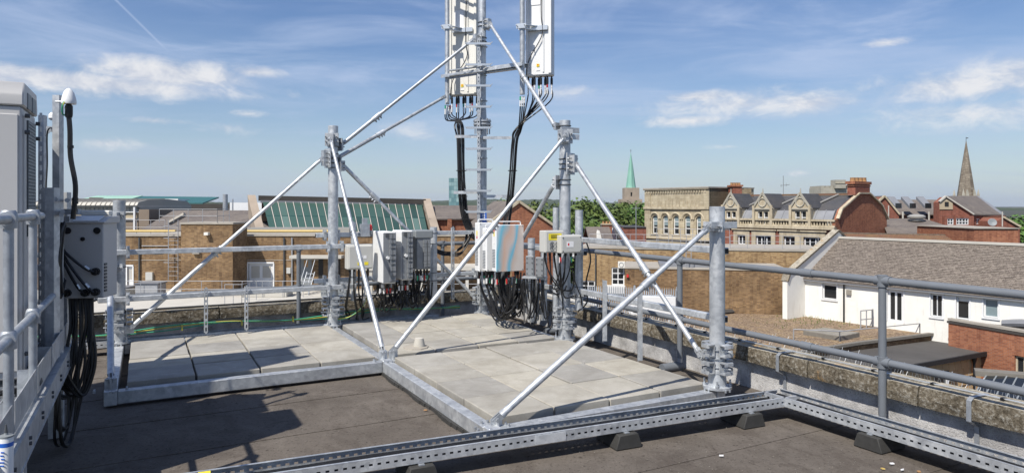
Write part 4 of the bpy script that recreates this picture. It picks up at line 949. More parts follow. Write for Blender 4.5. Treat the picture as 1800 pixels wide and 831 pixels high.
for k in range(29):
    z = .5 + k * .135; MB().prism([S0 + Z * z + U * .03, S0 + Z * z + U * .05, S0 + Z * (z + .16) - U * .05, S0 + Z * (z + .16) - U * .07], -V * 1.9).build('louvre_blade', 'cab_grey', ps); MB().prism([S0 + Z * z + V * .03, S0 + Z * z + V * .05, S0 + Z * (z + .16) - V * .05, S0 + Z * (z + .16) - V * .07], -U * .58).build('louvre_blade', 'cab_grey', ps)
# struts at the platform end
sf = thing('strut_stand', 'galvanised channel uprights at the platform end holding the antenna and box', 'stand', Q(2.1, -.3, .7))
def chan(px, Yd, py0, py1, w, slots=False, mat='galv'):
    a, b = P(px, py0, Yd), P(px, py1, Yd); b.x, b.y = a.x, a.y; mb = MB(); h = abs(a.z - b.z) / 2; c = (a + b) / 2
    for q in (-1, 1): mb.box(c + X * q * w / 2, X * .0015, Yv * w / 2, Z * h)
    if slots:
        for q in (-1, 1): mb.box(c + X * q * w * .36 - Yv * w / 2, X * w * .14, Yv * .0015, Z * h)
        n = int(2 * h / .075)
        for k in range(n + 1): mb.box(c - Yv * w / 2 + Z * (-h + 2 * h * k / n), X * w * .25, Yv * .0015, Z * .018)
    else: mb.box(c - Yv * w / 2, X * w / 2, Yv * .0015, Z * h)
    return mb.build('upright', mat, sf, smooth=False)
chan(102, 5.15, 168, 640, .050); chan(75, 5.55, 203, 640, .042, True); chan(84, 5.3, 330, 640, .06); chan(116, 5.5, 338, 640, .05); chan(92, 5.0, 330, 632, .065)
for x0, x1, yy, Yd in ((62, 140, 372, 5.4), (62, 140, 470, 5.4), (62, 125, 385, 5.25)): MB().bar(P(x0, yy, Yd), P(x1, yy, Yd), .042, .042).build('cross_channel', 'galv', sf, smooth=False)
mb = MB()
for px, py in ((92, 378), (108, 377), (92, 400), (110, 372), (97, 350), (118, 352)): mb.cyl(P(px, py, 5.0), P(px, py, 5.2), .010, n=6).cyl(P(px, py, 4.98), P(px, py, 5.0), .018, n=6)
mb.build('bolt', 'galv_dull', sf)
MB().prism([P(79, 222, 5.5), P(95, 222, 5.5), P(97, 232, 5.5), P(88, 232, 5.5), P(79, 240, 5.5)], Yv * .004).build('angle_bracket', 'galv_dull', sf, smooth=False)
gp = P(121, 183, 5.05)
ga = thing('gps_antenna', 'white domed positioning antenna on top of the tallest channel upright', 'antenna', gp)
MB().lathe(gp, [(.048, 0), (.050, .012), (.048, .03), (.044, .05), (.034, .085), (.018, .108), (.006, .116)], 20).build('dome', 'paint_white', ga)
MB().lathe(gp - Z * .10, [(.022, 0), (.026, .02), (.026, .085), (.014, .1)], 14).build('boot', 'cable_black', ga)
MB().bar(gp + Vector((-.075, .08, -.02)), gp + Vector((.0, 0, -.02)), .03, .004).cyl(P(98, 179, 5.1), P(112, 179, 5.1), .008).build('arm', 'galv', ga)
cable('cable', [gp - Z * .09, P(123, 230, 5.05), P(124, 275, 5.05), P(132, 320, 5.05), P(132, 350, 5.05), P(128, 385, 5.05)], .017, 'cable_black', ga)
cable('earth_wire', [P(118, 172, 5.02), P(110, 185, 5.0), P(110, 200, 5.02), P(116, 203, 5.05)], .006, 'earth_green', ga); cable('earth_wire', [P(120, 173, 5.02), P(111, 184, 5.0), P(109, 200, 5.02)], .005, 'earth_yellow', ga)
mb = MB()
for py in (258, 350, 356): q = P(124 if py < 300 else 132, py, 5.05); mb.lathe(q - Z * .01, [(.021, 0), (.021, .02)], 10)
mb.build('cable_tie', 'cable_black', ga)
l2 = thing('sensor_lamp', 'small white round sensor with yellow tab behind the tallest upright', 'sensor', P(97, 215, 5.4))
MB().lathe(P(97, 212, 5.3), [(.03, 0), (.045, .015), (.045, .04), (.03, .06)], 16).build('body', 'paint_white', l2); MB().box(P(94, 203, 5.3), X * .018, Yv * .02, Z * .010).build('tab', 'label_yellow', l2)
cable('cable', [P(93, 232, 5.3), P(90, 225, 5.35), P(83, 235, 5.4), P(83, 290, 5.45), P(80, 340, 5.4)], .006, 'cable_black', l2)
# junction box with glands
jc = P(147, 458, 5.35)
jb = thing('junction_box', 'grey junction box with cables plugged into its face, beside the platform', 'equipment box', jc - Z * .3)
JX = (X * .985 + Yv * .12).normalized(); JY = Z.cross(JX)
MB().box(jc + JY * .12, JX * .145, JY * .12, Z * .295).build('body', 'cab_grey', jb, bev=.006)
MB().prism([jc + JX * .160 + Z * .29 + JY * -.01, jc + JX * .160 + Z * .302 + JY * -.02, jc + JX * .160 + Z * .345 + JY * .10, jc + JX * .16 + Z * .345 + JY * .26, jc + JX * .16 + Z * .29 + JY * .26], -JX * .32).build('sloped_lid', 'cab_grey', jb, bev=.004)
MB().prism([jc + JX * .115 + Z * .3085 + JY * -.012, jc + JX * .115 + Z * .345 + JY * .09, jc - JX * .115 + Z * .345 + JY * .09, jc - JX * .115 + Z * .3085 + JY * -.012], Z * .006).build('lid_window', 'paint_white', jb)
MB().box(jc + Z * .37 + JX * .03 + JY * .15, JX * .11, JY * .03, Z * .022).build('lid_bar', 'paint_cream', jb, bev=.008)
for x, z, r in ((-.115, .235, .026), (.10, .235, .026), (-.005, .17, .016)): MB().cyl(jc + JX * x + Z * z, jc + JX * x + Z * z - JY * .010, r, n=14).build('blank_plug', 'cable_black', jb)
for x, z, sx, sz in ((.095, -.085, -.16, .06), (.095, -.245, -.155, .04), (.02, -.25, -.155, .02), (-.115, -.25, -.150, .0)):
    g = jc + JX * x + Z * z; MB().cyl(g, g - JY * .03, .030, n=8).cyl(g - JY * .03, g - JY * .05, .022, n=10).build('gland', 'cable_black', jb)
    e = jc + JX * sx + Z * (sz + .06) - JY * .03; cable('cable', [g - JY * .045, g - JY * .06 + (e - g) * .25 - Z * .015, g + (e - g) * .7 - JY * .05 - Z * .005, e], .011, 'cable_black', jb)
    q = g - JY * .055 + (e - g) * .16; MB().cyl(q - (e - g).normalized() * .02, q + (e - g).normalized() * .02, .0135, n=8).build('crimp_ring', 'steel_light', jb)
mb = MB()
for k in range(9): mb.box(jc + JX * .149 + JY * .03 - Z * (.03 + k * .026), JX * .003, JY * .02, Z * .008)
mb.build('side_vent', 'dark_grey', jb)
t = thing('cable_coil', 'thick hank of black cable hanging left of the junction box', 'cables', P(102, 450, 5.1))
for k in range(16):
    x = R.uniform(-9, 9); yb = R.uniform(505, 535)
    cable('cable', [P(112 + x * .4, 395 + R.uniform(-4, 6), 5.15), P(104 + x, 412, 5.1 + R.uniform(-.05, .05)), P(100 + x, 460, 5.08 + R.uniform(-.06, .06)), P(102 + x, yb - 10, 5.1), P(106 + x * .6, yb, 5.12), P(112 + x * .3, yb - 20, 5.2)], .012, 'cable_black', t)
t = thing('cable_run', 'black cables dropping from the junction box down to the roof felt', 'cables', P(145, 600, 5.4))
for k in range(14):
    x0 = 122 + k * 3.0 + R.uniform(-1, 1); sw = R.uniform(-8, 10)
    z = R.uniform(.05, .30)
    e1 = P(120 + sw, 660, 5.3); e1.z = z * .6; e2 = P(100 + sw, 690, 5.0); e2.z = z
    if k % 3 == 0: pts = [P(x0, 520, 5.45), P(x0 + 2, 570, 5.42), P(x0 - 4 + sw * .5, 620, 5.4), e1, e2, P(104, 655, 5.05)]
    else: pts = [P(x0, 520, 5.45), P(x0 + sw * .3, 575, 5.44), P(x0 + 3 + sw * .8, 620, 5.42), P(x0 - 2 + sw * 1.2, 655, 5.4), P(x0 - 18 + sw, 690 + sw, 5.35), P(x0 - 36, 668 + sw, 5.28), P(108, 632, 5.2)]
    cable('cable', pts, .0115, 'cable_black', t)
# sealant cartridge on the platform corner
c = P(9, 765, 2.55); c = Q(-.50, .055, .745)
c = Q(-.66, .086, .745)
MB().box(Q(-.66, .095, .741), U * .16, V * .05, Z * .003).build('bracket_plate', 'galv', pf)
t = thing('sealant_cartridge', 'white sealant cartridge with blue band standing at the lower left corner', 'cartridge', c)
MB().lathe(c, [(.0245, 0), (.0245, .205), (.024, .207)], 20).build('tube', 'paint_white', t)
MB().lathe(c + Z * .207, [(.0255, 0), (.0255, .006), (.008, .009), (.006, .016)], 18).build('cap', 'mid_grey', t); MB().lathe(c + Z * .222, [(.006, 0), (.0045, .02), (.002, .034)], 10).build('nozzle', 'dark_grey', t)
MB().lathe(c + Z * .172, [(.0248, 0), (.0248, .016)], 20).build('band', 'label_blue', t)
mb = MB()
for k in range(5): mb.box(c + Vector((.004 + R.uniform(-.003, .003), -.0250, .155 - k * .013)), X * R.uniform(.006, .011), Yv * .0008, Z * .0022)
mb.build('label_print', 'label_blue', t)
# ================================================================== the town round the roof
GZ = -12.0
o = MB(); o.add([Vector((16000 * math.cos(a), 16000 * math.sin(a), GZ)) for a in [k * math.pi / 24 for k in range(48)]], [tuple(range(48))])
struct(o.build('ground', 'ground'))
def hills(pxs, Yd, dz, seed):
    rr = random.Random(seed); mb = MB(); top = []
    for i in range(len(pxs) - 1):
        (xa, ya), (xb, yb) = pxs[i], pxs[i + 1]; n = max(2, int((xb - xa) / 6))
        for k in range(n):
            f = k / n; top.append(P(xa + (xb - xa) * f, ya + (yb - ya) * f + rr.uniform(-.7, .7), Yd))
    vs = []
    for p in top: vs += [Vector((p.x, p.y - dz, GZ)), Vector((p.x, p.y - dz * .45, (p.z + GZ) / 2)), p, Vector((p.x, p.y + dz, GZ))]
    fs = []
    for k in range(len(top) - 1):
        for j in range(3): fs.append((4 * k + j, 4 * k + 4 + j, 4 * k + 5 + j, 4 * k + 1 + j))
    mb.add(vs, fs); return struct(mb.build('hills', 'hill'))
hills([(-900, 356), (-200, 354), (60, 354), (140, 349), (200, 350), (300, 354), (420, 356), (600, 357), (800, 352), (870, 350), (905, 352), (960, 350), (1060, 356), (1400, 356), (1800, 372), (2600, 356)], 4200, 900, 3)
hills([(-900, 358), (300, 356), (500, 357), (770, 356), (880, 356), (1000, 357), (1500, 358), (1780, 366), (2600, 358)], 2600, 500, 5)
class Fac:
    """a vertical facade through two plan points, seen from the camera side"""
    def __init__(s, pxa, Ya, pxb, Yb):
        s.a = Vector(((pxa - 900) / F * Ya, Ya, 0)); s.b = Vector(((pxb - 900) / F * Yb, Yb, 0)); s.setup()
    def setup(s):
        s.t = (s.b - s.a).normalized(); s.n = Vector((s.t.y, -s.t.x, 0)); s.L = (s.b - s.a).length
        if s.n.dot(s.a) > 0: s.n = -s.n
    @staticmethod
    def plan(a, b):
        f = Fac.__new__(Fac); f.a = Vector((a[0], a[1], 0)); f.b = Vector((b[0], b[1], 0)); f.setup(); return f
    def s_(s, px):
        k = (px - 900) / F; return (k * s.a.y - s.a.x) / (s.t.x - k * s.t.y)
    def depth(s, px): return (s.a + s.t * s.s_(px)).y
    def z_(s, px, py): return CZ + s.depth(px) * (Y0 - py) / F
    def p(s, ss, z, o=0.0): return s.a + s.t * ss + s.n * o + Z * z
    def box(s, mb, s0, s1, z0, z1, o0, o1):
        return mb.box(s.p((s0 + s1) / 2, (z0 + z1) / 2, (o0 + o1) / 2), s.t * (s1 - s0) / 2, s.n * (o1 - o0) / 2, Z * (z1 - z0) / 2)
    def r(s, x0, y0, x1, y1):        # photo rectangle to facade rectangle
        xm = (x0 + x1) / 2; a, b = sorted((s.s_(x0), s.s_(x1))); return a, b, s.z_(xm, y1), s.z_(xm, y0)
    def pbox(s, mb, x0, y0, x1, y1, o0, o1): return s.box(mb, *s.r(x0, y0, x1, y1), o0, o1)
    def wall(s, name, mat, parent, s0, s1, z0, z1, holes=(), dep=.16, thick=6.0, top=None):
        """front skin with real openings, their reveals and the body behind"""
        mb = MB(); ss = sorted({s0, s1} | {h[0] for h in holes} | {h[1] for h in holes}); zs = sorted({z0, z1} | {h[2] for h in holes} | {h[3] for h in holes})
        ss = [x for x in ss if s0 <= x <= s1]; zs = [x for x in zs if z0 <= x <= z1]
        for i in range(len(ss) - 1):
            for j in range(len(zs) - 1):
                cx, cz = (ss[i] + ss[i + 1]) / 2, (zs[j] + zs[j + 1]) / 2
                if any(h[0] < cx < h[1] and h[2] < cz < h[3] for h in holes): continue
                mb.add([s.p(ss[i], zs[j]), s.p(ss[i + 1], zs[j]), s.p(ss[i + 1], zs[j + 1]), s.p(ss[i], zs[j + 1])], [(0, 1, 2, 3)])
        for (a, b, c, d) in holes:
            q = [(a, c), (b, c), (b, d), (a, d)]
            for k in range(4): mb.add([s.p(*q[k]), s.p(*q[(k + 1) % 4]), s.p(*q[(k + 1) % 4], -dep), s.p(*q[k], -dep)], [(0, 1, 2, 3)])
        q = [(s0, z0), (s1, z0), (s1, z1), (s0, z1)]
        for k in range(4): mb.add([s.p(*q[k]), s.p(*q[(k + 1) % 4]), s.p(*q[(k + 1) % 4], -dep), s.p(*q[k], -dep)], [(0, 1, 2, 3)])
        s.box(mb, s0, s1, z0, z1, -thick, -dep)
        return mb.build(name, mat, parent, smooth=False)
    def window(s, parent, h, frame='paint_white', glass='glass_dark', nx=1, nz=1, dep=.14, fw=.06, sill=None, name='window'):
        a, b, c, d = h; mb = MB()
        for (x0, x1, z0, z1) in ((a, b, c, c + fw), (a, b, d - fw, d), (a, a + fw, c + fw, d - fw), (b - fw, b, c + fw, d - fw)): s.box(mb, x0 + .002, x1 - .002, z0 + .002, z1 - .002, -dep + .01, -dep + .07)
        w = MB
        for k in range(1, nx): x = a + (b - a) * k / nx; s.box(mb, x - fw * .4, x + fw * .4, c + fw, d - fw, -dep + .012, -dep + .06)
        for k in range(1, nz): z = c + (d - c) * k / nz; s.box(mb, a + fw, b - fw, z - fw * .4, z + fw * .4, -dep + .014, -dep + .064)
        wo = mb.build(name, frame, parent, smooth=False)
        for i in range(nx):
            for j in range(nz):
                g = MB(); s.box(g, a + (b - a) * i / nx + .01, a + (b - a) * (i + 1) / nx - .01, c + (d - c) * j / nz + .01, c + (d - c) * (j + 1) / nz - .01, -dep + .008, -dep + .022); g.build('pane', glass, wo)
        if sill: g = MB(); s.box(g, a - .08, b + .08, c - .09, c, -dep + .02, .06); g.build('sill', sill, wo)
        return wo
def gable_roof(mb, f, s0, s1, ze, zr, depth, over=.2, th=.12):
    """two slopes: eaves along the facade, ridge parallel to it, depth behind"""
    for (oa, ob) in ((over, -depth / 2), (-depth - over, -depth / 2)):
        mb.prism([f.p(s0, ze, oa), f.p(s1, ze, oa), f.p(s1, zr, ob), f.p(s0, zr, ob)], Z * th)
    return mb
def railing(name, label, pts, h, posts, mat='far_steel', r=.02, mids=(.5,), group='distant roof handrails'):
    pts = [Vector(p) for p in pts]; t = thing(name, label, 'railing', pts[0], group)
    for f in (1.0,) + tuple(mids): MB().tube([p + Z * h * f for p in pts], r, 6).build('rail', mat, t)
    for (a, b), n in zip(zip(pts, pts[1:]), posts):
        for k in range(n + 1): q = a + (b - a) * k / n; MB().cyl(q, q + Z * h, r, n=6).build('upright', mat, t)
    return t
def ladder(label, px0, px1, py0, py1, Yd, cage=False):
    a, b = P(px0, py1, Yd), P(px1, py1, Yd); top = P(px0, py0, Yd).z; t = thing('ladder', label, 'ladder', a)
    for q in (a, b): MB().cyl(q, Vector((q.x, q.y, top)), .03, n=6).build('stile', 'far_steel', t)
    n = int((top - a.z) / .33)
    for k in range(1, n): MB().cyl(a + Z * .33 * k, b + Z * .33 * k, .015, n=5).build('rung', 'far_steel', t)
    if cage:
        for k in range(4): z = a.z + (top - a.z) * (.3 + .2 * k); MB().tube([Vector((a.x, a.y, z)), Vector((a.x - .1, a.y - .5, z)), Vector(((a.x + b.x) / 2, a.y - .7, z)), Vector((b.x + .1, b.y - .5, z)), Vector((b.x, b.y, z))], .02, 5).build('cage_hoop', 'far_steel', t)
        MB().cyl(Vector(((a.x + b.x) / 2, a.y - .7, a.z + 1)), Vector(((a.x + b.x) / 2, a.y - .7, top)), .02, n=5).build('cage_bar', 'far_steel', t)
    return t
def simple(name, label, cat, mb, mat, loc, group=None): return tag(mb.build(name, mat, loc=loc, smooth=False), label, cat, group)
# ------------------------------------------------------------------ left: yellow brick block beyond the terrace
TZ2 = -4.55
t = thing('terrace_building', 'pale flat terrace roof below the back parapet', 'building', Vector((-20, 35, GZ)))
MB().box((-24, 40, (GZ + TZ2 - .1) / 2), (29, 0, 0), (0, 13, 0), Z * (TZ2 - .1 - GZ) / 2).build('wall', 'brick_yellow', t)
MB().box((-24, 40, TZ2 - .04), (29.3, 0, 0), (0, 13.2, 0), Z * .05).build('roof', 'concrete_pale', t)
f = Fac(60, 52, 900, 52)
t = thing('brick_building', 'long yellow brick building with flat roof behind the left posts', 'building', Vector((f.a + f.t * 15).to_tuple()))
zt = f.z_(400, 415)
dl_ = [f.r(437, 463, 480, 509), f.r(224, 468, 233, 509), f.r(527, 452, 548, 505), f.r(100, 470, 130, 509)]
f.wall('wall', 'brick_yellow', t, 0, f.L, TZ2 - 6, zt, dl_)
mb = MB(); f.box(mb, 0, f.L, zt, zt + .12, -6.2, .08); mb.build('coping', 'concrete_dirty', t)
for k, h in enumerate(dl_[:2] + dl_[3:]):
    a, b, c, d = h; mb = MB(); f.box(mb, a + .01, b - .01, c, d - .01, -.15, -.08); dd = mb.build('door', 'paint_white', t)
    mb = MB(); f.box(mb, a - .08, b + .08, d, d + .12, -.1, .06); f.box(mb, a - .10, a, c, d, -.1, .05); f.box(mb, b, b + .10, c, d, -.1, .05); mb.build('frame', 'paint_white', dd)
    mb = MB()
    for q in (.27, .73): f.box(mb, a + (b - a) * (q - .17), a + (b - a) * (q + .17), c + (d - c) * .45, d - .2, -.08, -.06)
    mb.build('louvre', 'concrete_pale', dd)
a, b, c, d = dl_[2]; mb = MB(); f.box(mb, a + .01, b - .01, c, d - .01, -.15, -.06); dd = mb.build('door', 'mid_grey', t)
mb = MB(); f.box(mb, a + .3, b - .3, d - .75, d - .2, -.06, -.05); mb.build('pane', 'terracotta', dd)
mb = MB(); f.pbox(mb, 515, 448, 605, 453, 0, .9); mb.build('canopy', 'concrete_pale', t)
mb = MB(); f.pbox(mb, 640, 463, 860, 470, 0, 2.4); mb.build('canopy', 'concrete_pale', t)
for px in (560, 590):
    mb = MB(); f.pbox(mb, px, 453, px + 8, 509, -.1, .05); mb.build('void_panel', 'dark_void', t)
for px in (784, 822, 745, 660):
    mb = MB(); f.pbox(mb, px, 470, px + 5, 509, 2.0, 2.3); mb.build('canopy_post', 'concrete_pale', t)
for py in (457, 459):
    mb = MB(); f.pbox(mb, 140, py - .3, 560, py + .3, 0, .03); mb.build('wall_wire', 'concrete_pale', t) if py == 457 else None
g = Fac(318, 49.3, 409, 49.3)
zt2 = g.z_(360, 394)
g.wall('stair_tower', 'brick_yellow', t, 0, g.L, TZ2 - .02, zt2, (), .1, 2.7)
mb = MB(); g.box(mb, -.06, g.L + .06, zt2, zt2 + .13, -2.8, .06); mb.build('tower_coping', 'concrete_dirty', t)
mb = MB(); g.pbox(mb, 362, 408, 369, 413, 0, .35); mb.build('floodlight', 'paint_cream', t)
mb = MB(); f.box(mb, f.s_(410), f.s_(600), zt + .12, zt + .55, -4.4, -2.5); mb.build('roof_upstand', 'roof_metal', t)
for (xa, xb) in ((190, 297), (410, 580)):
    p_ = MB().tube([f.p(f.s_(xa), zt + .35, -1), f.p(f.s_(xb), zt + .35, -1)], .09, 8).build('gas_pipe', 'pipe_yellow', t)
for px, mt in ((246, 'dark_grey'), (412, 'far_steel'), (500, 'dark_grey'), (514, 'far_steel'), (620, 'dark_grey')):
    f2 = Fac(60, 52, 900, 52); mb = MB().cyl(f2.p(f2.s_(px), TZ2, .1), f2.p(f2.s_(px), zt - .1, .1), .06, n=6); mb.build('downpipe', mt, t)
for (x0, y0, x1, y1, mt) in ((340, 440, 352, 446, 'concrete_dirty'), (258, 478, 270, 492, 'box_grey'), (505, 470, 512, 480, 'box_grey'), (420, 440, 424, 444, 'paint_cream')):
    mb = MB(); (g if 318 < x0 < 405 else Fac(60, 52, 900, 52)).pbox(mb, x0, y0, x1, y1, 0, .2); mb.build('wall_box', mt, t)
MB().tube([f.p(f.s_(250), f.z_(250, 432), .06), f.p(f.s_(296), f.z_(296, 432), .06)], .03, 5).build('conduit', 'far_steel', t)
for k, (px, py, sx, sz, sy) in enumerate(((200, 514, 1.2, .3, .8), (265, 516, .8, .45, .6), (470, 516, 1.6, .25, .7), (590, 517, .9, .5, .6))):
    c = P(px, py, 48.6); c.z = TZ2 + sz; ub = thing('roof_unit', ('low grey roof unit by the left post', 'small boxed roof unit near the ladder', 'flat roof light before the white doors', 'boxed roof unit behind the tall post')[k] + ' on the terrace', 'roof unit', c - Z * sz)
    MB().box(c, X * sx, Yv * sy, Z * sz).build('casing', ('box_grey', 'far_steel', 'concrete_pale', 'mid_grey')[k], ub, bev=.04); MB().box(c + Z * (sz + .04), X * (sx + .06), Yv * (sy + .06), Z * .04).build('lid', 'roof_lead', ub)
ladder('caged galvanised ladder on the brick wall left of the stair tower', 296, 313, 386, 492, 51.6, True)
q0, q1 = P(290, 393, 50.5), P(385, 393, 49.5); q0.z = q1.z = zt2 + .13
railing('roof_railing', 'galvanised handrail on top of the brick stair tower', [q0 + Vector((0, -.8, 0)), q1 + Vector((0, -.3, 0)), q1 + Vector((0, 1.8, 0))], .95, [4, 2])
q0, q1 = P(190, 400, 53), P(290, 400, 53); q0.z = q1.z = zt + .1
railing('roof_railing', 'galvanised handrail along the brick roof left of the caged ladder', [q0, q1], 1.1, [4])
q0, q1 = P(140, 519, 47.8), P(640, 519, 47.8); q0.z = q1.z = TZ2
railing('roof_railing', 'long thin galvanised handrail along the terrace before the brick wall', [q0, q1], 1.15, [14])
q0, q1 = P(395, 515, 44), P(425, 515, 44); q0.z = q1.z = TZ2
railing('roof_railing', 'short stepover handrail in front of the brick stair tower', [q0, q1, q1 + Vector((0, 2.5, 0))], 1.35, [2, 2])
q0, q1 = P(650, 519, 46), P(850, 519, 46); q0.z = q1.z = TZ2
railing('roof_railing', 'galvanised handrail on the terrace under the canopy', [q0, q1], 1.15, [6])
t = thing('step_ladder', 'short metal access steps at the grey terrace door', 'steps', P(533, 512, 50))
for x in (528, 542):
    a = P(x, 512, 49); a.z = TZ2; MB().bar(a, a + Vector((0, 1.6, 1.5)), .05, .09).build('stringer', 'galv', t); MB().tube([a + Z * .9, a + Vector((0, 1.6, 2.4))], .025, 6).build('handrail', 'galv', t); MB().cyl(a, a + Z * .9, .025, n=6).build('post', 'galv', t)
for k in range(5): a = P(535, 512, 49); a.z = TZ2; MB().box(a + Vector((0, .3 + .3 * k, .28 * (k + 1))), X * .3, Yv * .1, Z * .02).build('tread', 'galv', t)
# ------------------------------------------------------------------ far left buildings
def boxb(name, label, mat, px0, px1, pyt, Yd, dep, cat='building', z0=GZ, roof=None):
    f = Fac(px0, Yd, px1, Yd); t = thing(name, label, cat, f.p(f.L / 2, z0))
    zt = f.z_((px0 + px1) / 2, pyt); f.wall('wall', mat, t, 0, f.L, z0, zt, (), .1, dep)
    if roof: mb = MB(); f.box(mb, -.1, f.L + .1, zt, zt + .15, -dep - .1, .1); mb.build('roof', roof, t)
    return t, f
t, f = boxb('industrial_building', 'cream and brown clad industrial hall with curved metal roof', 'brown_clad', 60, 246, 384, 75, 12)
for (y0, y1, m_, o1) in ((373.5, 384, 'cream_clad', .12), (371.8, 373.5, 'paint_white', .3), (364, 371.8, 'roof_metal', .0), (361, 364, 'concrete_pale', .4)):
    mb = MB(); f.pbox(mb, 60, y0, 246, y1, -12, o1); mb.build('cladding_band', m_, t)
zt = f.z_(150, 361); prof = [(.6, zt), (.3, zt + .35), (-1.5, zt + .62), (-6, zt + .75), (-11, zt + .5), (-12, zt)]
mb = MB().prism([f.p(0, z, o) for o, z in prof], f.t * f.L); mb.build('curved_roof', 'roof_metal', t)
for k in range(22): mb = MB().tube([f.p(.2 + k * f.L / 22, z + .03, o) for o, z in prof[:4]], .05, 5); mb.build('roof_seam', 'concrete_dirty', t)
for k in range(24): mb = MB(); x = .3 + k * f.L / 24; f.box(mb, x, x + .06, f.z_(150, 371.5), f.z_(150, 364.3), 0, .06); mb.build('louvre_fin', 'mid_grey', t)
mb = MB(); f.pbox(mb, 239, 364, 242, 420, .3, .55); mb.build('column', 'paint_white', t)
mb = MB(); f.pbox(mb, 60, 383.5, 246, 385, .1, .22); mb.build('white_band', 'paint_white', t)
boxb('annex_block', 'dark brown block right of the cream hall', 'brown_clad', 244, 262, 368, 74.5, 5)
t, f = boxb('copper_roof_building', 'long building with pale mint copper roof on the left skyline', 'concrete_dirty', 120, 215, 356, 165, 20)
mb = MB().prism([f.p(0, f.z_(170, 356.5), .5), f.p(f.L, f.z_(170, 356.5), .5), f.p(f.L, f.z_(170, 345), -9), f.p(1.5, f.z_(170, 345), -9)], Z * .3); mb.build('roof', 'copper_roof', t)
mb = MB().prism([f.p(f.s_(153), f.z_(160, 356), .6), f.p(f.s_(167), f.z_(160, 356), .6), f.p(f.s_(160), f.z_(160, 347), .6)], -f.n * 6); mb.build('dormer', 'brown_clad', t)
t, f = boxb('teal_roof_building', 'long building with dark teal roof on the left skyline', 'brown_clad', 216, 358, 358, 172, 20)
mb = MB().prism([f.p(0, f.z_(290, 358.5), .5), f.p(f.L, f.z_(290, 358.5), .5), f.p(f.L, f.z_(290, 347.5), -9), f.p(0, f.z_(290, 346), -9)], Z * .3); mb.build('roof', 'roof_teal', t)
mb = MB(); f.pbox(mb, 289, 349.5, 318, 357, -5, 1.5); mb.build('rooflight', 'paint_white', t)
t, f = boxb('dark_block', 'long dark brown flat roofed block below the teal roof', 'roof_dark', 252, 470, 358.5, 112, 14)
for px, w, y0, y1, mt in ((265, 4, 356, 362, 'copper_roof'), (283, 5, 363, 368, 'paint_white'), (256, 3, 364, 372, 'concrete_pale')):
    mb = MB(); f.pbox(mb, px, y0, px + w, y1, -.5, .4); mb.build('roof_unit', mt, t)
t, f = boxb('white_shed', 'low pale shed roof in front of the dark block', 'concrete_pale', 300, 366, 371, 95, 6); 
t, f = boxb('white_shed', 'pale shed beside the steel flue', 'paint_white', 404, 462, 356, 105, 8)
mb = MB().cyl(P(396, 380, 92), P(396, 341.5, 92), .32, n=14); simple('flue', 'tall grey steel flue pipe on the left skyline', 'chimney', mb, 'galv', P(396, 380, 92))
mb = MB().cyl(P(409, 380, 92), P(409, 350, 92), .1, n=8); simple('vent_pipe', 'thin grey vent pipe right of the steel flue', 'chimney', mb, 'galv', P(409, 380, 92))
f = Fac(246, 70, 500, 70)
t = thing('slate_roof_hall', 'hall with broad brown slate roof behind the brick stair tower', 'building', f.p(f.L / 2, GZ))
f.wall('wall', 'brick_yellow', t, 0, f.L, GZ, f.z_(370, 408), (), .1, 12)
mb = MB().prism([f.p(0, f.z_(370, 408), .3), f.p(f.L, f.z_(370, 408), .3), f.p(f.L, f.z_(370, 373), -7), f.p(0, f.z_(370, 373), -7)], Z * .15).prism([f.p(0, f.z_(370, 408), -14), f.p(f.L, f.z_(370, 408), -14), f.p(f.L, f.z_(370, 373), -7), f.p(0, f.z_(370, 373), -7)], Z * .15); mb.build('roof', 'slate_brown', t)
mb = MB().tube([P(298, 392, 66), P(325, 377, 66)], .25, 6); mb.build('roof_duct', 'concrete_dirty', t)
# ------------------------------------------------------------------ the green glazed roof
t = thing('glazed_hall', 'hall with long sloping green glass roof between brown verges', 'building', P(600, 410, 63))
zb, ztop = -.75, 2.35
A0, A1 = P(468, 410, 60), P(752, 410, 64)
tp = [P(460, 351, 65), P(742, 357, 70)]
bl, br = P(474, 409, 60), P(754, 412, 63.5)
MB().box((A0 + A1) / 2 + Vector((0, 6, -7)), (A1 - A0) / 2, (0, 5.5, 0), Z * 5.5).build('wall', 'brick_orange', t)
N_ = 22
nrm = (br - bl).cross(tp[0] - bl).normalized()
if nrm.y > 0: nrm = -nrm
for k in range(N_):
    a, b = k / N_, (k + 1) / N_
    lo0, lo1 = bl.lerp(br, a + .004), bl.lerp(br, b - .004); hi0, hi1 = tp[0].lerp(tp[1], a + .004), tp[0].lerp(tp[1], b - .004)
    for (fa, fb) in ((0, .49), (.51, .985)):
        MB().prism([lo0.lerp(hi0, fa), lo1.lerp(hi1, fa), lo1.lerp(hi1, fb), lo0.lerp(hi0, fb)], -nrm * .06).build('pane', 'glass_green', t)
for k in range(1, N_):
    a = k / N_; MB().bar(bl.lerp(br, a) + nrm * .03, tp[0].lerp(tp[1], a) + nrm * .03, .05, .10).build('glazing_bar', 'concrete_pale', t)
MB().bar(bl.lerp(tp[0], .5) - nrm * .02, br.lerp(tp[1], .5) - nrm * .02, .1, .07).build('transom', 'roof_teal', t)
MB().bar(tp[0] - X * .3 + Z * .15, tp[1] + X * .3 + Z * .15, .8, .5).build('ridge', 'roof_dark', t); MB().bar(tp[0] - Z * .18 - Yv * .3, tp[1] - Z * .18 - Yv * .3, .3, .25).build('ridge_flashing', 'roof_lead', t)
MB().prism([bl + Z * .4 - X * .5, bl - Z * 1.2 - X * .5, tp[0] - Z * 1.6 - X * .5, tp[0] + Z * .45 - X * .6], -X * .75).build('verge', 'stone_pink', t)
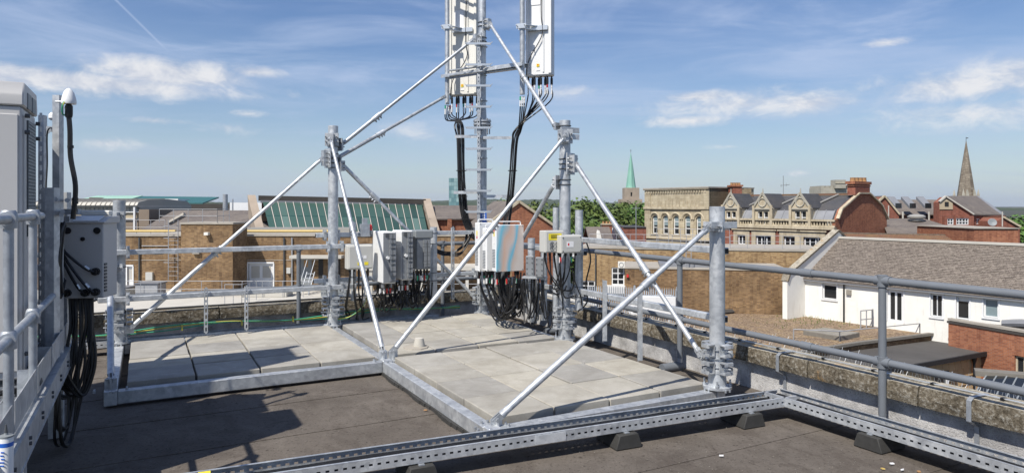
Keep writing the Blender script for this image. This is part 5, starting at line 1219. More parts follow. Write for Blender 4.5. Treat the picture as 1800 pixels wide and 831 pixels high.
MB().prism([br + Z * .4 + X * .25, br - Z * 1.2 + X * .25, tp[1] - Z * 1.6 + X * .1, tp[1] + Z * .45 + X * .1], X * .75).build('verge', 'stone_pink', t)
MB().prism([tp[0] + Z * .2, tp[1] + Z * .2, P(742, 400, 78), P(460, 400, 76)], -Z * .3).build('rear_slope', 'slate_brown', t)
# ------------------------------------------------------------------ orange brick houses behind the mast
f = Fac(757, 66, 890, 68)
t = thing('brick_house', 'orange brick house with brown slate roof left of the mast', 'house', f.p(5, GZ))
f.wall('wall', 'brick_orange', t, 0, f.L, GZ, f.z_(820, 386), (), .1, 10)
mb = gable_roof(MB(), f, -.2, f.L + .2, f.z_(820, 386), f.z_(820, 363), 10, .3); mb.build('roof', 'slate_brown', t)
mb = MB(); f.box(mb, 1.6, 2.0, GZ, f.z_(770, 385), .0, .35); mb.build('pilaster', 'brick_orange', t)
f = Fac(845, 60, 985, 62)
t = thing('brick_house', 'orange brick house with wide pale edged gable right of the mast', 'house', f.p(4, GZ))
zl, zr_, zp = f.z_(850, 404), f.z_(982, 406), f.z_(912, 356)
sp_ = f.s_(912)
MB().prism([f.p(0, GZ), f.p(f.L, GZ), f.p(f.L, zr_), f.p(sp_, zp), f.p(0, zl)], -f.n * 9).build('wall', 'brick_orange', t)
for (a, za) in ((0, zl), (f.L, zr_)):
    MB().bar(f.p(a, za + .1, .05), f.p(sp_, zp + .1, .05), .25, .22).build('verge', 'stone_trim', t)
    MB().prism([f.p(a, za, .1), f.p(sp_, zp + .05, .1), f.p(sp_, zp + .05, -9.2), f.p(a, za, -9.2)], Z * .14).build('roof_slope', 'slate_brown', t)
# glass tower
f = Fac(789, 600, 806.5, 600); t = thing('glass_tower', 'distant high rise clad in pale green glass panels', 'tower', f.p(4, GZ))
f.wall('core', 'glass_tower', t, 0, f.L, GZ, f.z_(798, 313), (), .3, 9)
rr = random.Random(4); ni, nj = 4, 7
for i in range(ni):
    for j in range(nj):
        mb = MB(); z1 = f.z_(798, 313 + j * 7); z0 = f.z_(798, 313 + (j + 1) * 7); f.box(mb, f.L * i / ni + .06, f.L * (i + 1) / ni - .06, z0 + .1, z1 - .1, 0, .12); mb.build('glass_panel', 'glass_tower', t)
# ------------------------------------------------------------------ trees
def tree(label, px, pyt, Yd, rx, seed, group='trees behind the orange brick gable', zb=None, leaves=4200, lsz=.5):
    rr = random.Random(seed); top = P(px, pyt, Yd); base = Vector((top.x, top.y, GZ)); t = thing('tree', label, 'tree', base, group); H = top.z - GZ
    mb = MB().tube([base, base + Vector((.1, 0, H * .25)), base + Vector((-.1, .1, H * .5)), base + Vector((0, 0, H * .8))], [.45, .36, .25, .06], 8)
    for k in range(7):
        a = rr.uniform(0, 6.28); s = base + Z * H * rr.uniform(.25, .55); mb.tube([s, s + Vector((math.cos(a), math.sin(a), .6)) * rx * .4, s + Vector((math.cos(a), math.sin(a), .9)) * rx * .8], [.16, .1, .03], 5)
    mb.build('trunk', 'bark', t)
    cl = []
    for k in range(26):
        while True:
            p = Vector((rr.uniform(-1, 1), rr.uniform(-1, 1), rr.uniform(-1, 1)))
            if p.length < 1: break
        p = p.normalized() * (.35 + .55 * rr.random()); cl.append((Vector((p.x * rx, p.y * rx, H * .62 + p.z * H * .36)), rx * rr.uniform(.22, .42)))
    zmax = max(c.z + r * .8 for c, r in cl); k_ = H / zmax
    vs, fs = [], []
    for i in range(leaves):
        c, r = rr.choice(cl); d = Vector((rr.gauss(0, 1), rr.gauss(0, 1), rr.gauss(0, 1))).normalized()
        p = c + Vector((d.x, d.y, d.z * .8)) * r * (rr.random() ** .35); p.z *= k_
        if p.z > H: continue
        n = (d + Vector((rr.uniform(-.8, .8), rr.uniform(-.8, .8), rr.uniform(-.3, 1)))).normalized(); a = n.cross(Vector((rr.random(), rr.random(), rr.random()))).normalized(); b = n.cross(a); s = lsz * rr.uniform(.5, 1.1)
        q = base + p; k = len(vs); vs += [q - a * s, q - b * s * .55, q + a * s, q + b * s * .55]; fs.append((k, k + 1, k + 2, k + 3))
    me = MB(); me.add(vs, fs); me.build('crown', 'leaf', t, smooth=False); return t
TR = [(952, 372, 100, 4.5, 'leftmost tree, half behind the brick gable'), (985, 349, 125, 6, 'rounded tree just left of the middle post'), (1022, 345, 135, 6.5, 'tall tree right behind the middle post'), (1050, 351, 120, 5.5, 'broad tree right of the middle post'), (1075, 347, 140, 6, 'bushy tree left of the green spire'), (1098, 353, 130, 5.5, 'tree directly below the green spire'), (1122, 353, 125, 5, 'tree touching the stone building'), (968, 380, 88, 4, 'low tree in front by the brick gable'), (1030, 378, 92, 4.5, 'low dark tree in the middle of the row'), (1086, 380, 95, 4.5, 'low tree above the grey slate roofs'), (1112, 384, 90, 4, 'low tree at the right end of the row')]
for k, (px, py, Yd, rx, lab) in enumerate(TR): tree('green leafy ' + lab, px, py, Yd, rx * 1.35, 20 + k)
tree('green round tree rising behind the mast', 881, 343, 160, 5, 50, 'single trees on the skyline', leaves=1800)
tree('green tree at the far right edge behind the brick wall', 1790, 380, 105, 4.5, 51, 'single trees on the skyline'); tree('yellowish tree at the right edge of the photo', 1822, 376, 120, 5, 52, 'single trees on the skyline')
# ------------------------------------------------------------------ churches and castle tower
f = Fac(1092, 300, 1129, 300); c0 = f.p(f.L / 2, 0, -5)
t = thing('church_tower', 'church tower with slender green copper spire above the trees', 'church', Vector((c0.x, c0.y, GZ)))
f.wall('lower_tower', 'stone_pink', t, 0, f.L, GZ, f.z_(1110, 350), (), .3, 9)
g = Fac(1098, 301, 1124, 301); g.wall('upper_tower', 'stone_pink', t, 0, g.L, f.z_(1110, 351), g.z_(1110, 330), (g.r(1108.5, 338, 1111.5, 345),), .6, 6.3)
mb = MB(); g.pbox(mb, 1108, 337.5, 1112, 345, -.7, -.55); mb.build('louvre', 'dark_void', t)
cc = g.p(g.L / 2, g.z_(1110, 330), -3.1); hs_ = g.z_(1110, 268) - g.z_(1110, 330)
MB().lathe(cc, [(2.3, 0), (2.2, .4), (1.7, hs_ * .28), (.85, hs_ * .68), (.08, hs_)], 8).build('spire', 'copper_green', t, smooth=False)
MB().cyl(cc + Z * hs_, cc + Z * (hs_ + 1.6), .08, n=5).box(cc + Z * (hs_ + 1.1), X * .4, Yv * .06, Z * .06).build('finial', 'dark_grey', t)
f = Fac(1693, 210, 1724, 210); c0 = f.p(f.L / 2, 0, -2.7)
t = thing('church_steeple', 'tall grey stone steeple on the right skyline', 'church', Vector((c0.x, c0.y, GZ)))
f.wall('tower', 'stone_spire', t, 0, f.L, GZ, f.z_(1709, 347), (), .3, 5.4)
z0 = f.z_(1709, 347); hs_ = f.z_(1709, 247) - z0
MB().lathe(Vector((c0.x, c0.y, z0)), [(2.55, 0), (2.35, 1.6), (1.55, hs_ * .42), (.75, hs_ * .74), (.09, hs_)], 8).build('spire', 'stone_spire', t, smooth=False)
for dx in (-2.3, 2.3):
    for dy in (-2.2, 2.2): MB().lathe(Vector((c0.x + dx, c0.y + dy, z0)), [(.42, 0), (.42, .9), (.05, 2.6)], 6).build('pinnacle', 'stone_grey', t, smooth=False)
for dx in (-1, 1): MB().prism([Vector((c0.x + dx * 1.1 - .5, c0.y - 2.62, z0)), Vector((c0.x + dx * 1.1 + .5, c0.y - 2.62, z0)), Vector((c0.x + dx * 1.1, c0.y - 2.5, z0 + 2.4))], Yv * .8).build('lucarne', 'stone_grey', t, smooth=False)
MB().cyl(Vector((c0.x, c0.y, z0 + hs_)), Vector((c0.x, c0.y, z0 + hs_ + 1.3)), .07, n=5).box((c0.x + .3, c0.y, z0 + hs_ + 1.0), X * .35, Yv * .04, Z * .12).build('weathervane', 'dark_grey', t)
f = Fac(1443, 230, 1499, 230); t = thing('castle_tower', 'grey battlemented stone tower above the slate roof', 'tower', f.p(5, GZ))
f.wall('wall', 'stone_grey', t, 0, f.L, GZ, f.z_(1470, 330), (), .3, 9)
g = Fac(1468.5, 229, 1487, 229); g.wall('turret', 'stone_grey', t, 0, g.L, f.z_(1470, 331), g.z_(1478, 316), (), .3, 3.5)
mb = MB(); g.pbox(mb, 1468, 321.5, 1487.5, 322.5, 0, .2); mb.build('string_course', 'stone_trim', t)
for px in (1444, 1452, 1460, 1489, 1496): mb = MB(); f.pbox(mb, px, 326.5, px + 4.5, 330, -9, 0); mb.build('merlon', 'stone_grey', t)
# ------------------------------------------------------------------ stone building with round arched windows
f = Fac(1134, 84, 1247, 76)
t = thing('stone_building', 'pale stone building with five round arched windows and flat parapet', 'building', f.p(5, GZ))
zt = f.z_(1200, 331.5)
xs = [(1146.3, 1155.8), (1164.4, 1174.2), (1183, 1193), (1203, 1213.3), (1223.2, 1234.2)]
hol = [(*sorted((f.s_(a), f.s_(b))), f.z_(1190, 412), f.z_(1190, 378.5)) for a, b in xs]
f.wall('wall', 'stone_ashlar', t, 0, f.L, GZ, zt, hol, .3, 8)
for h in hol:
    a, b, c, d = h; r = (b - a) / 2; m_ = (a + b) / 2; zc = d - r
    w = f.window(t, h, 'paint_white', 'glass_dark', 1, 3, .28, .09)
    mb = MB()
    for sg in (-1, 1):     # spandrels that round the head of the opening
        arc = [f.p(m_ + sg * r * math.cos(q), zc + r * math.sin(q), -.02) for q in [k * math.pi / 16 for k in range(9)]]
        mb.prism(arc + [f.p(m_, d + .001, -.02), f.p(m_ + sg * r, d + .001, -.02)], -f.n * .2)
    mb.build('arch_head', 'stone_ashlar', w, smooth=False)
    mb = MB(); mb.tube([f.p(m_ + (r + .28) * math.cos(q), zc + (r + .28) * math.sin(q), .03) for q in [k * math.pi / 10 for k in range(11)]], .13, 6); mb.build('hood_mould', 'stone_trim', w)
    mb = MB(); f.box(mb, a + .1, b - .1, c + (d - c) * .45, d - .12, -.262, -.25); mb.build('blind', 'glass_pale', w)
    mb = MB(); f.box(mb, a - .15, b + .15, c - .16, c, -.2, .08); mb.build('sill', 'stone_trim', w)
for (y0, y1, o1) in ((363.5, 367.5, .22), (331.8, 333.5, .25), (387.5, 389, .05)):
    mb = MB(); f.box(mb, -.1, f.L + .05, f.z_(1190, y1), f.z_(1190, y0), 0, o1)
    if o1 > .1: mb.build('cornice', 'stone_trim', t)
for k in range(24): mb = MB(); x = .3 + k * (f.L - .5) / 24; f.box(mb, x, x + .18, f.z_(1190, 339), f.z_(1190, 335), 0, .16); mb.build('corbel', 'stone_trim', t)
for k in range(14): mb = MB(); x = 1 + k * (f.L - 2) / 14; f.box(mb, x, x + .08, f.z_(1190, 363), f.z_(1190, 352), 0, .06); mb.build('panel_rib', 'stone_trim', t)
for x0, x1 in ((0, .9), (f.L - 1.1, f.L)): mb = MB(); f.box(mb, x0, x1, GZ, f.z_(1190, 334), 0, .10); mb.build('pilaster', 'stone_ashlar', t)
g = Fac.plan((f.b - f.n * 0).xy, (f.b - f.n * 4.5).xy); g.wall('return_wall', 'stone_rough', t, .02, g.L, GZ, zt - .05, (), .03, .10)
mb = MB(); f.box(mb, -.1, f.L + .1, zt, zt + .15, -8, .3); mb.build('parapet_cap', 'concrete_dirty', t)
# stepped arcade below, lower front of the same building
f2 = Fac(1133, 80, 1262, 72); t = thing('stone_building', 'lower stone frontage below the five arched windows', 'building', f2.p(4, GZ))
f2.wall('wall', 'stone_ashlar', t, 0, f2.L, GZ, f2.z_(1190, 421), (), .1, 3.5); mb = MB(); f2.box(mb, -.1, f2.L, f2.z_(1190, 421), f2.z_(1190, 419), -3.5, .2); mb.build('coping', 'stone_trim', t)
# ------------------------------------------------------------------ gothic brick building with stone dormers
ca = Vector((29.35, 62, 0)); la = Vector((.2958 * 72, 72, 0))
f = Fac.plan(la.xy, ca.xy); e = Fac.plan(ca.xy, (ca - f.n * 10.8).xy)
t = thing('gothic_building', 'red brick gothic building with stone dormers, slate mansard roof and balustrade', 'building', f.p(6, GZ))
zpar = f.z_(1400, 400)
win = []
for a, b in ((1297, 1311), (1329, 1356), (1378, 1398), (1413, 1443)): win.append((*sorted((f.s_(a), f.s_(b))), f.z_(1400, 450), f.z_(1400, 416)))
f.wall('wall', 'brick_red', t, 0, f.L - .02, GZ, zpar, win, .2, 10.6)
for k, h in enumerate(win):
    a, b, c, d = h; w = f.window(t, h, 'paint_white', 'glass_dark', 2 if k in (0, 2) else 3, 2, .18, .12)
    mb = MB()
    for (x0, x1, z0, z1) in ((a - .45, a, c, d), (b, b + .45, c, d), (a - .45, b + .45, d, d + .5)): f.box(mb, x0, x1, z0, z1, -.1, .10)
    f.box(mb, a - .6, b + .6, d + .5, d + .62, -.1, .22); mb.build('stone_surround', 'stone_trim', w)
mb = MB(); f.box(mb, 0, f.L, zpar - .12, zpar + .12, -.4, .25); mb.build('string_course', 'stone_trim', t)
zb0, zb1 = zpar + .12, f.z_(1400, 385)
mb = MB(); f.box(mb, 0, f.L, zb1 - .18, zb1, -.3, .12); f.box(mb, 0, f.L, zb0, zb0 + .14, -.3, .1); bal = mb.build('balustrade', 'stone_trim', t)
for k in range(46): mb = MB(); x = .1 + k * (f.L - .2) / 46; f.box(mb, x, x + .12, zb0 + .14, zb1 - .18, -.15, .0); mb.build('baluster', 'stone_trim', bal)
# roof: the gable outline run along the building
gp_ = [(1472, 386), (1478, 369), (1509, 341), (1527, 341), (1548, 361), (1560, 386)]
out = [e.p(e.s_(x), e.z_(x, y)) for x, y in gp_]
sl = [p - Vector((0, 0, .12)) for p in out]
MB().prism([p + f.t * -.35 for p in sl], f.t * -(f.L - .4)).build('roof', 'slate', t, smooth=False)
n0 = (out[1] - out[0]).cross(f.t).normalized(); n0 = n0 if n0.dot(f.n) > 0 else -n0
n1 = (out[2] - out[1]).cross(f.t).normalized(); n1 = n1 if n1.dot(f.n) + n1.z > 0 else -n1
for k in range(15): a = -.5 - k * (f.L - 1.2) / 14; MB().bar(out[0] + f.t * a + n0 * .01, out[1] + f.t * a + n0 * .01, .06, .06, n0).build('lead_roll', 'roof_lead', t)
MB().prism([out[0] + n0 * .02 - f.t * .5 - Z * .1, out[1] + n0 * .02 - f.t * .5 - Z * .1, out[1] + n0 * .02 - f.t * (f.L - .6) - Z * .1, out[0] + n0 * .02 - f.t * (f.L - .6) - Z * .1], n0 * .03).build('lead_slope', 'roof_lead', t)
for a in (-2.9, -6.6, -9.9): MB().bar(out[1] + f.t * (a - .5) + n1 * .03, out[2] + f.t * (a + 1.1) + n1 * .03, .16, .1, n1).build('flashing', 'roof_metal', t); MB().bar(out[0] + f.t * (a - .8) + n0 * .08, out[1] + f.t * (a - .5) + n0 * .08, .16, .1, n0).build('flashing', 'roof_metal', t)
MB().bar(out[2] - f.t * .4, out[2] - f.t * f.L, .25, .18).build('ridge', 'tile_red', t)
MB().prism([e.p(0, GZ), e.p(e.L, GZ), e.p(e.L, out[5].z)] + [p for p in reversed(out[:5])] + [e.p(0, out[0].z)], -e.n * .33).build('gable_wall', 'brick_orange', t, smooth=False)
for a, b in zip(out, out[1:]): MB().bar(a + Z * .08 + e.n * .04, b + Z * .08 + e.n * .04, .3, .14).build('gable_coping', 'stone_trim', t)
mb = MB(); e.pbox(mb, 1502.5, 343, 1528, 320, -.7, .06); ch = mb.build('chimney', 'brick_red', t); mb = MB(); e.pbox(mb, 1500.5, 324, 1530, 319, -.78, .12); e.pbox(mb, 1501.5, 327.5, 1529, 325.5, -.75, .09); mb.build('chimney_cap', 'brick_orange', ch)
for px in (1505, 1511.5, 1518, 1524.5): q = e.p(e.s_(px), e.z_(px, 319), -.33); MB().lathe(q, [(.26, 0), (.22, .3), (.25, .36), (.2, .38)], 10).build('chimney_pot', 'terracotta', ch)
for i, px in enumerate((1285, 1341, 1407)):        # stone dormers
    s = f.s_(px); w = .95; z0 = zpar + .12; z1 = f.z_(px, 367 if i else 366); zp = f.z_(px, 340); d = thing if False else None
    hh = [(s - .55, s - .06, f.z_(px, 394), f.z_(px, 372)), (s + .06, s + .55, f.z_(px, 394), f.z_(px, 372))]
    o = f.wall('dormer', 'stone_trim', t, s - w, s + w, z0, z1, hh, .2, 3.2)
    for h in hh: mb = MB(); f.box(mb, h[0], h[1], h[2], h[3], -.22, -.19); mb.build('pane', 'glass_dark', o); mb = MB(); f.box(mb, h[0], h[1], h[2] + (h[3] - h[2]) * .5, h[2] + (h[3] - h[2]) * .56, -.19, -.1); f.box(mb, h[0], h[0] + .06, h[2], h[3], -.19, -.12); f.box(mb, h[1] - .06, h[1], h[2], h[3], -.19, -.12); mb.build('frame', 'paint_white', o)
    MB().prism([f.p(s - w - .1, z1, .06), f.p(s + w + .1, z1, .06), f.p(s, zp, .06)], -f.n * .35).build('dormer_gable', 'stone_trim', o, smooth=False)
    MB().prism([f.p(s - w - .05, z1, -.2), f.p(s, zp - .1, -.2), f.p(s, zp - .1, -3.4), f.p(s - w - .05, z1, -3.4)], Z * .1).prism([f.p(s + w + .05, z1, -.2), f.p(s, zp - .1, -.2), f.p(s, zp - .1, -3.4), f.p(s + w + .05, z1, -3.4)], Z * .1).build('dormer_roof', 'slate', o)
    mb = MB(); mb.tube([f.p(s + .42 * math.cos(q), z1 + .62 + .42 * math.sin(q), .09) for q in [k * math.pi / 6 for k in range(13)]], .07, 5, False)
    mb.bar(f.p(s - w - .1, z1 + .02, .1), f.p(s, zp + .05, .1), .12, .18).bar(f.p(s + w + .1, z1 + .02, .1), f.p(s, zp + .05, .1), .12, .18); mb.bar(f.p(s - w - .1, z1, .08), f.p(s + w + .1, z1, .08), .14, .14)
    mb.cyl(f.p(s, zp, .0), f.p(s, zp + .5, .0), .08, .03, n=6); mb.build('gable_tracery', 'stone_grey', o)
    for q in (-1, 1): mb = MB(); f.box(mb, s + q * w - .12, s + q * w + .12, z0, z1 + .35, 0, .2); mb.build('dormer_pier', 'stone_trim', o)
e2_ = Fac(1288, 76, 1320, 76); t = thing('chimney_stack', 'red brick chimney stack with yellow pots between stone and gothic buildings', 'chimney', e2_.p(1, 0))
e2_.wall('stack', 'brick_red', t, 0, e2_.s_(1304), GZ, e2_.z_(1296, 326), (), .1, 1.5); mb = MB(); e2_.pbox(mb, 1286, 328, 1306, 325, -1.6, .12); mb.build('cap', 'brick_orange', t)
mb = MB(); e2_.pbox(mb, 1304, 345, 1321, 331, -1.2, -.05); mb.build('shoulder', 'stone_rough', t)
for px in (1289.5, 1294, 1298.5, 1303): q = e2_.p(e2_.s_(px), e2_.z_(px, 325), -.7); MB().lathe(q, [(.16, 0), (.13, .2), (.16, .27)], 8).build('chimney_pot', 'terracotta', t)
t = thing('tv_aerial', 'thin television aerial above the slate roof', 'aerial', P(1377, 342, 72)); MB().cyl(P(1377, 345, 72), P(1377, 309, 72), .035, n=5).build('mast', 'mid_grey', t); MB().cyl(P(1372, 326, 72), P(1388, 324.5, 72), .03, n=5).cyl(P(1373, 324, 72), P(1373, 329, 72), .02, n=4).cyl(P(1382, 322, 72), P(1382, 328, 72), .02, n=4).build('boom', 'mid_grey', t)
# ------------------------------------------------------------------ small roofs under the trees
for k, (x0, x1, ye, yr, Yd, lab) in enumerate(((1035, 1078, 424, 402, 70, 'small grey slate roof by the middle post'), (1062, 1100, 420, 398, 74, 'small slate roof below the brick chimney'), (1095, 1136, 428, 400, 72, 'red brick house end left of the stone building'))):
    f = Fac(x0, Yd, x1, Yd); t = thing('terraced_house', lab, 'house', f.p(1, GZ)); f.wall('wall', 'brick_red', t, 0, f.L, GZ, f.z_(x0, ye if k < 2 else yr), (), .1, 6)
    if k < 2: gable_roof(MB(), f, 0, f.L, f.z_(x0, ye), f.z_(x0, yr), 6).build('roof', 'slate' if k else 'slate_brown', t); MB().prism([f.p(f.L * .3, f.z_(x0, ye), .25), f.p(f.L * .55, f.z_(x0, ye), .25), f.p(f.L * .425, f.z_(x0, yr + 3), .25)], -f.n * 2).build('dormer_gable', 'wall_white', t, smooth=False)
    else: mb = MB(); f.box(mb, 0, f.L, f.z_(x0, yr), f.z_(x0, yr - 1.5), -6, .1); mb.build('roof', 'slate', t)
f = Fac(1059, 73, 1076, 73); t = thing('chimney_stack', 'brick chimney with yellow pots in front of the trees', 'chimney', f.p(.4, -3)); f.wall('stack', 'brick_orange', t, 0, f.L, -4, f.z_(1067, 394), (), .05, .8); mb = MB(); f.box(mb, -.1, f.L + .1, f.z_(1067, 395), f.z_(1067, 393), -.9, .1); mb.build('cap', 'stone_trim', t)
for k in range(3): MB().lathe(f.p(.15 + k * .35, f.z_(1067, 393), -.4), [(.13, 0), (.11, .2), (.13, .25)], 8).build('chimney_pot', 'terracotta', t)
MB().cyl(P(1118, 430, 66), P(1118, 360, 66), .05, n=6); t = simple('lamp_mast', 'thin pole in front of the trees left of the stone building', 'pole', MB().cyl(P(1118, 430, 66), P(1118, 362, 66), .05, n=6).box(P(1118, 366, 66), X * .4, Yv * .03, Z * .03), 'mid_grey', P(1118, 430, 66))
# ------------------------------------------------------------------ terraces at the right skyline
def terrace(label, x0, x1, ye, yr, Yd, roofm='slate_brown', wallm='brick_red', dep=9, gable=None):
    f = Fac(x0, Yd, x1, Yd); t = thing('brick_house', label, 'house', f.p(f.L / 2, GZ), 'brick houses on the right skyline'); m_ = (x0 + x1) / 2
    f.wall('wall', wallm, t, 0, f.L, GZ, f.z_(m_, ye), (), .1, dep); gable_roof(MB(), f, -.2, f.L + .2, f.z_(m_, ye), f.z_(m_, yr), dep, .3).build('roof', roofm, t, smooth=False); return t, f
t, f = terrace('brick house with three small rooflights in its grey roof', 1562, 1682, 378, 352, 85)
for px in (1576, 1601, 1628):
    a = P(px, 361, 83.0); rl = MB().prism([a + Vector((-.4, -.3, -.35)), a + Vector((.5, -.3, -.35)), a + Vector((.5, 1.4, .75)), a + Vector((-.4, 1.4, .75))], Z * .35).build('rooflight', 'roof_lead', t, smooth=False)
    MB().box(a + Vector((.05, -.32, -.02)), X * .36, Yv * .03, Z * .28).build('pane', 'glass_dark', rl)
for px in (1587, 1633): MB().cyl(P(px, 392, 82), P(px, 372, 82), .1, n=8).build('vent_pipe', 'concrete_pale', t)
for (x0, x1) in ((1666, 1676.5), (1681, 1703)): pass
g = Fac(1543, 80, 1580, 80); t2 = thing('brick_house', 'narrow brown brick gable beside the orange gable wall', 'house', g.p(1, GZ), 'brick houses on the right skyline')
pk = [g.p(0, GZ), g.p(g.L, GZ), g.p(g.L, g.z_(1580, 378)), g.p(g.s_(1554), g.z_(1554, 346)), g.p(0, g.z_(1543, 356))]
MB().prism(pk, -g.n * 8).build('wall', 'brick_red', t2, smooth=False)
for a, b in ((pk[2], pk[3]), (pk[3], pk[4])): MB().bar(a + Z * .1 + g.n * .05, b + Z * .1 + g.n * .05, .3, .18).build('verge', 'stone_trim', t2)
MB().prism([pk[2], pk[3], pk[3] - g.n * 8, pk[2] - g.n * 8], Z * .12).build('roof', 'slate_brown', t2)
for px in (1553, 1562): MB().cyl(P(px, 380, 78), P(px, 361, 78), .06, n=5).build('gate_post', 'concrete_pale', t2)
g = Fac(1650, 80, 1710, 80); t3 = thing('brick_house', 'brick house with cream boarded gable and lichened slate roof below the steeple', 'house', g.p(2, GZ), 'brick houses on the right skyline')
pk = [g.p(0, GZ), g.p(g.L, GZ), g.p(g.L, g.z_(1710, 378)), g.p(g.s_(1661), g.z_(1661, 346.5)), g.p(0, g.z_(1650, 356))]
MB().prism(pk, -g.n * 1).build('gable_wall', 'brick_red', t3, smooth=False)
MB().prism([g.p(g.s_(1651), g.z_(1650, 368), .03), g.p(g.s_(1674), g.z_(1674, 368), .03), g.p(g.s_(1674), g.z_(1674, 356), .03), g.p(g.s_(1661), g.z_(1661, 348), .03), g.p(g.s_(1651), g.z_(1651, 357), .03)], g.n * .06).build('boarded_gable', 'cream_clad', t3, smooth=False)
MB().box(g.p(g.s_(1663), g.z_(1663, 358.5), .12), g.t * .22, g.n * .03, Z * .25).build('vent', 'dark_void', t3)
for a, b in ((pk[2], pk[3]), (pk[3], pk[4])): MB().bar(a + Z * .1 + g.n * .1, b + Z * .1 + g.n * .1, .3, .16).build('verge', 'concrete_pale', t3)
h = Fac(1709, 80.3, 1768, 84)
h.wall('side_wall', 'brick_red', t3, 0, h.L, GZ, h.z_(1735, 379), [h.r(1716, 384, 1723, 394), h.r(1728.5, 384, 1739, 395)], .15, 4)
for r_ in ((1716, 384, 1723, 394), (1728.5, 384, 1739, 395)): h.window(t3, h.r(*r_), 'paint_white', 'glass_dark', 2, 2, .13, .1)
MB().prism([pk[2] + g.n * .1, pk[3] + g.n * .1, P(1717, 346, 92), P(1762, 379, 84)], Z * .14).build('roof', 'slate_brown', t3); MB().bar(P(1717, 346, 92), P(1762, 378, 84), .4, .3).build('lead_hip', 'roof_lead', t3)
w_ = Fac(1660, 79.6, 1712, 79.6); w_.wall('front_wall', 'brick_red', t3, 0, w_.L, GZ, w_.z_(1690, 379.5), [w_.r(1665.5, 384, 1676.5, 395), w_.r(1681, 383.5, 1703, 395)], .15, .35)
for k, r_ in enumerate(((1665.5, 384, 1676.5, 395), (1681, 383.5, 1703, 395))): w_.window(t3, w_.r(*r_), 'paint_white', 'glass_dark', 2 + 2 * k, 2, .13, .1)
g = Fac(1752, 78, 1793, 78); t = thing('brick_shed', 'low brick gable with satellite dish at the right', 'house', g.p(1, GZ)); pk = [g.p(0, GZ), g.p(g.L, GZ), g.p(g.L, g.z_(1793, 400)), g.p(g.s_(1763), g.z_(1763, 383)), g.p(0, g.z_(1752, 389))]
MB().prism(pk, -g.n * 6).build('wall', 'brick_red', t, smooth=False); MB().bar(pk[2] + Z * .1, pk[3] + Z * .1, .4, .2).build('verge', 'stone_trim', t); MB().prism([pk[2], pk[3], pk[3] - g.n * 6, pk[2] - g.n * 6], Z * .1).build('roof', 'tile_red', t)
d_ = thing('satellite_dish', 'grey satellite dish on the low brick house', 'satellite dish', P(1744, 391, 72)); MB().lathe(P(1744, 391, 72), [(.0, -.02), (.35, .04), (.42, .09), (.40, .10), (.0, .03)], 18, (-.3, -.9, .3)).build('reflector', 'mid_grey', d_); MB().cyl(P(1744, 397, 72.2), P(1744, 391, 72.1), .04, n=6).build('bracket', 'mid_grey', d_); MB().cyl(P(1762, 398, 74), P(1762, 372, 74), .06, n=6).build('aerial_mast', 'concrete_pale', d_)
f = Fac(1560, 66, 1722, 63); t = thing('slate_roof_hall', 'low hall with grey slate roof and metal ridge vent', 'building', f.p(5, GZ)); f.wall('wall', 'brick_orange', t, 0, f.L, GZ, f.z_(1640, 416), (), .1, 14)
MB().prism([f.p(0, f.z_(1640, 416), .3), f.p(f.L, f.z_(1640, 416), .3), f.p(f.L - 3.5, f.z_(1640, 389), -7), f.p(0, f.z_(1640, 389), -7)], Z * .14).prism([f.p(0, f.z_(1640, 416), -14), f.p(f.L, f.z_(1640, 416), -14), f.p(f.L - 3.5, f.z_(1640, 389), -7), f.p(0, f.z_(1640, 389), -7)], Z * .14).build('roof', 'slate_brown', t, smooth=False)
MB().lathe(P(1611, 388, 70), [(.62, 0), (.62, .25), (.82, .3), (.85, .45), (.6, .62), (.2, .68)], 20).build('roof_vent', 'roof_metal', t)
f = Fac(1712, 57, 1790, 57); t = thing('brick_wall_block', 'plain orange brick block right of the slate hall', 'building', f.p(1, GZ)); f.wall('wall', 'brick_orange', t, 0, f.L, GZ, f.z_(1750, 402), (), .1, 8); mb = MB(); f.box(mb, -.1, f.L + .1, f.z_(1750, 402), f.z_(1750, 400.5), -8, .1); mb.build('coping', 'concrete_dirty', t)
f = Fac(1488, 53, 1702, 53); t = thing('tiled_house', 'long low red tiled roof behind the white building', 'house', f.p(4, GZ)); f.wall('wall', 'brick_orange', t, 0, f.L, GZ, f.z_(1600, 442), (), .1, 4)
MB().prism([f.p(0, f.z_(1600, 442), .2), f.p(f.L, f.z_(1600, 442), .2), f.p(f.L - .7, f.z_(1600, 416), -2), f.p(.6, f.z_(1600, 413), -2)], Z * .12).build('roof', 'tile_red', t); MB().bar(f.p(.5, f.z_(1600, 412.5), -2), f.p(f.L - .6, f.z_(1600, 416), -2), .3, .2).build('ridge', 'coping', t)
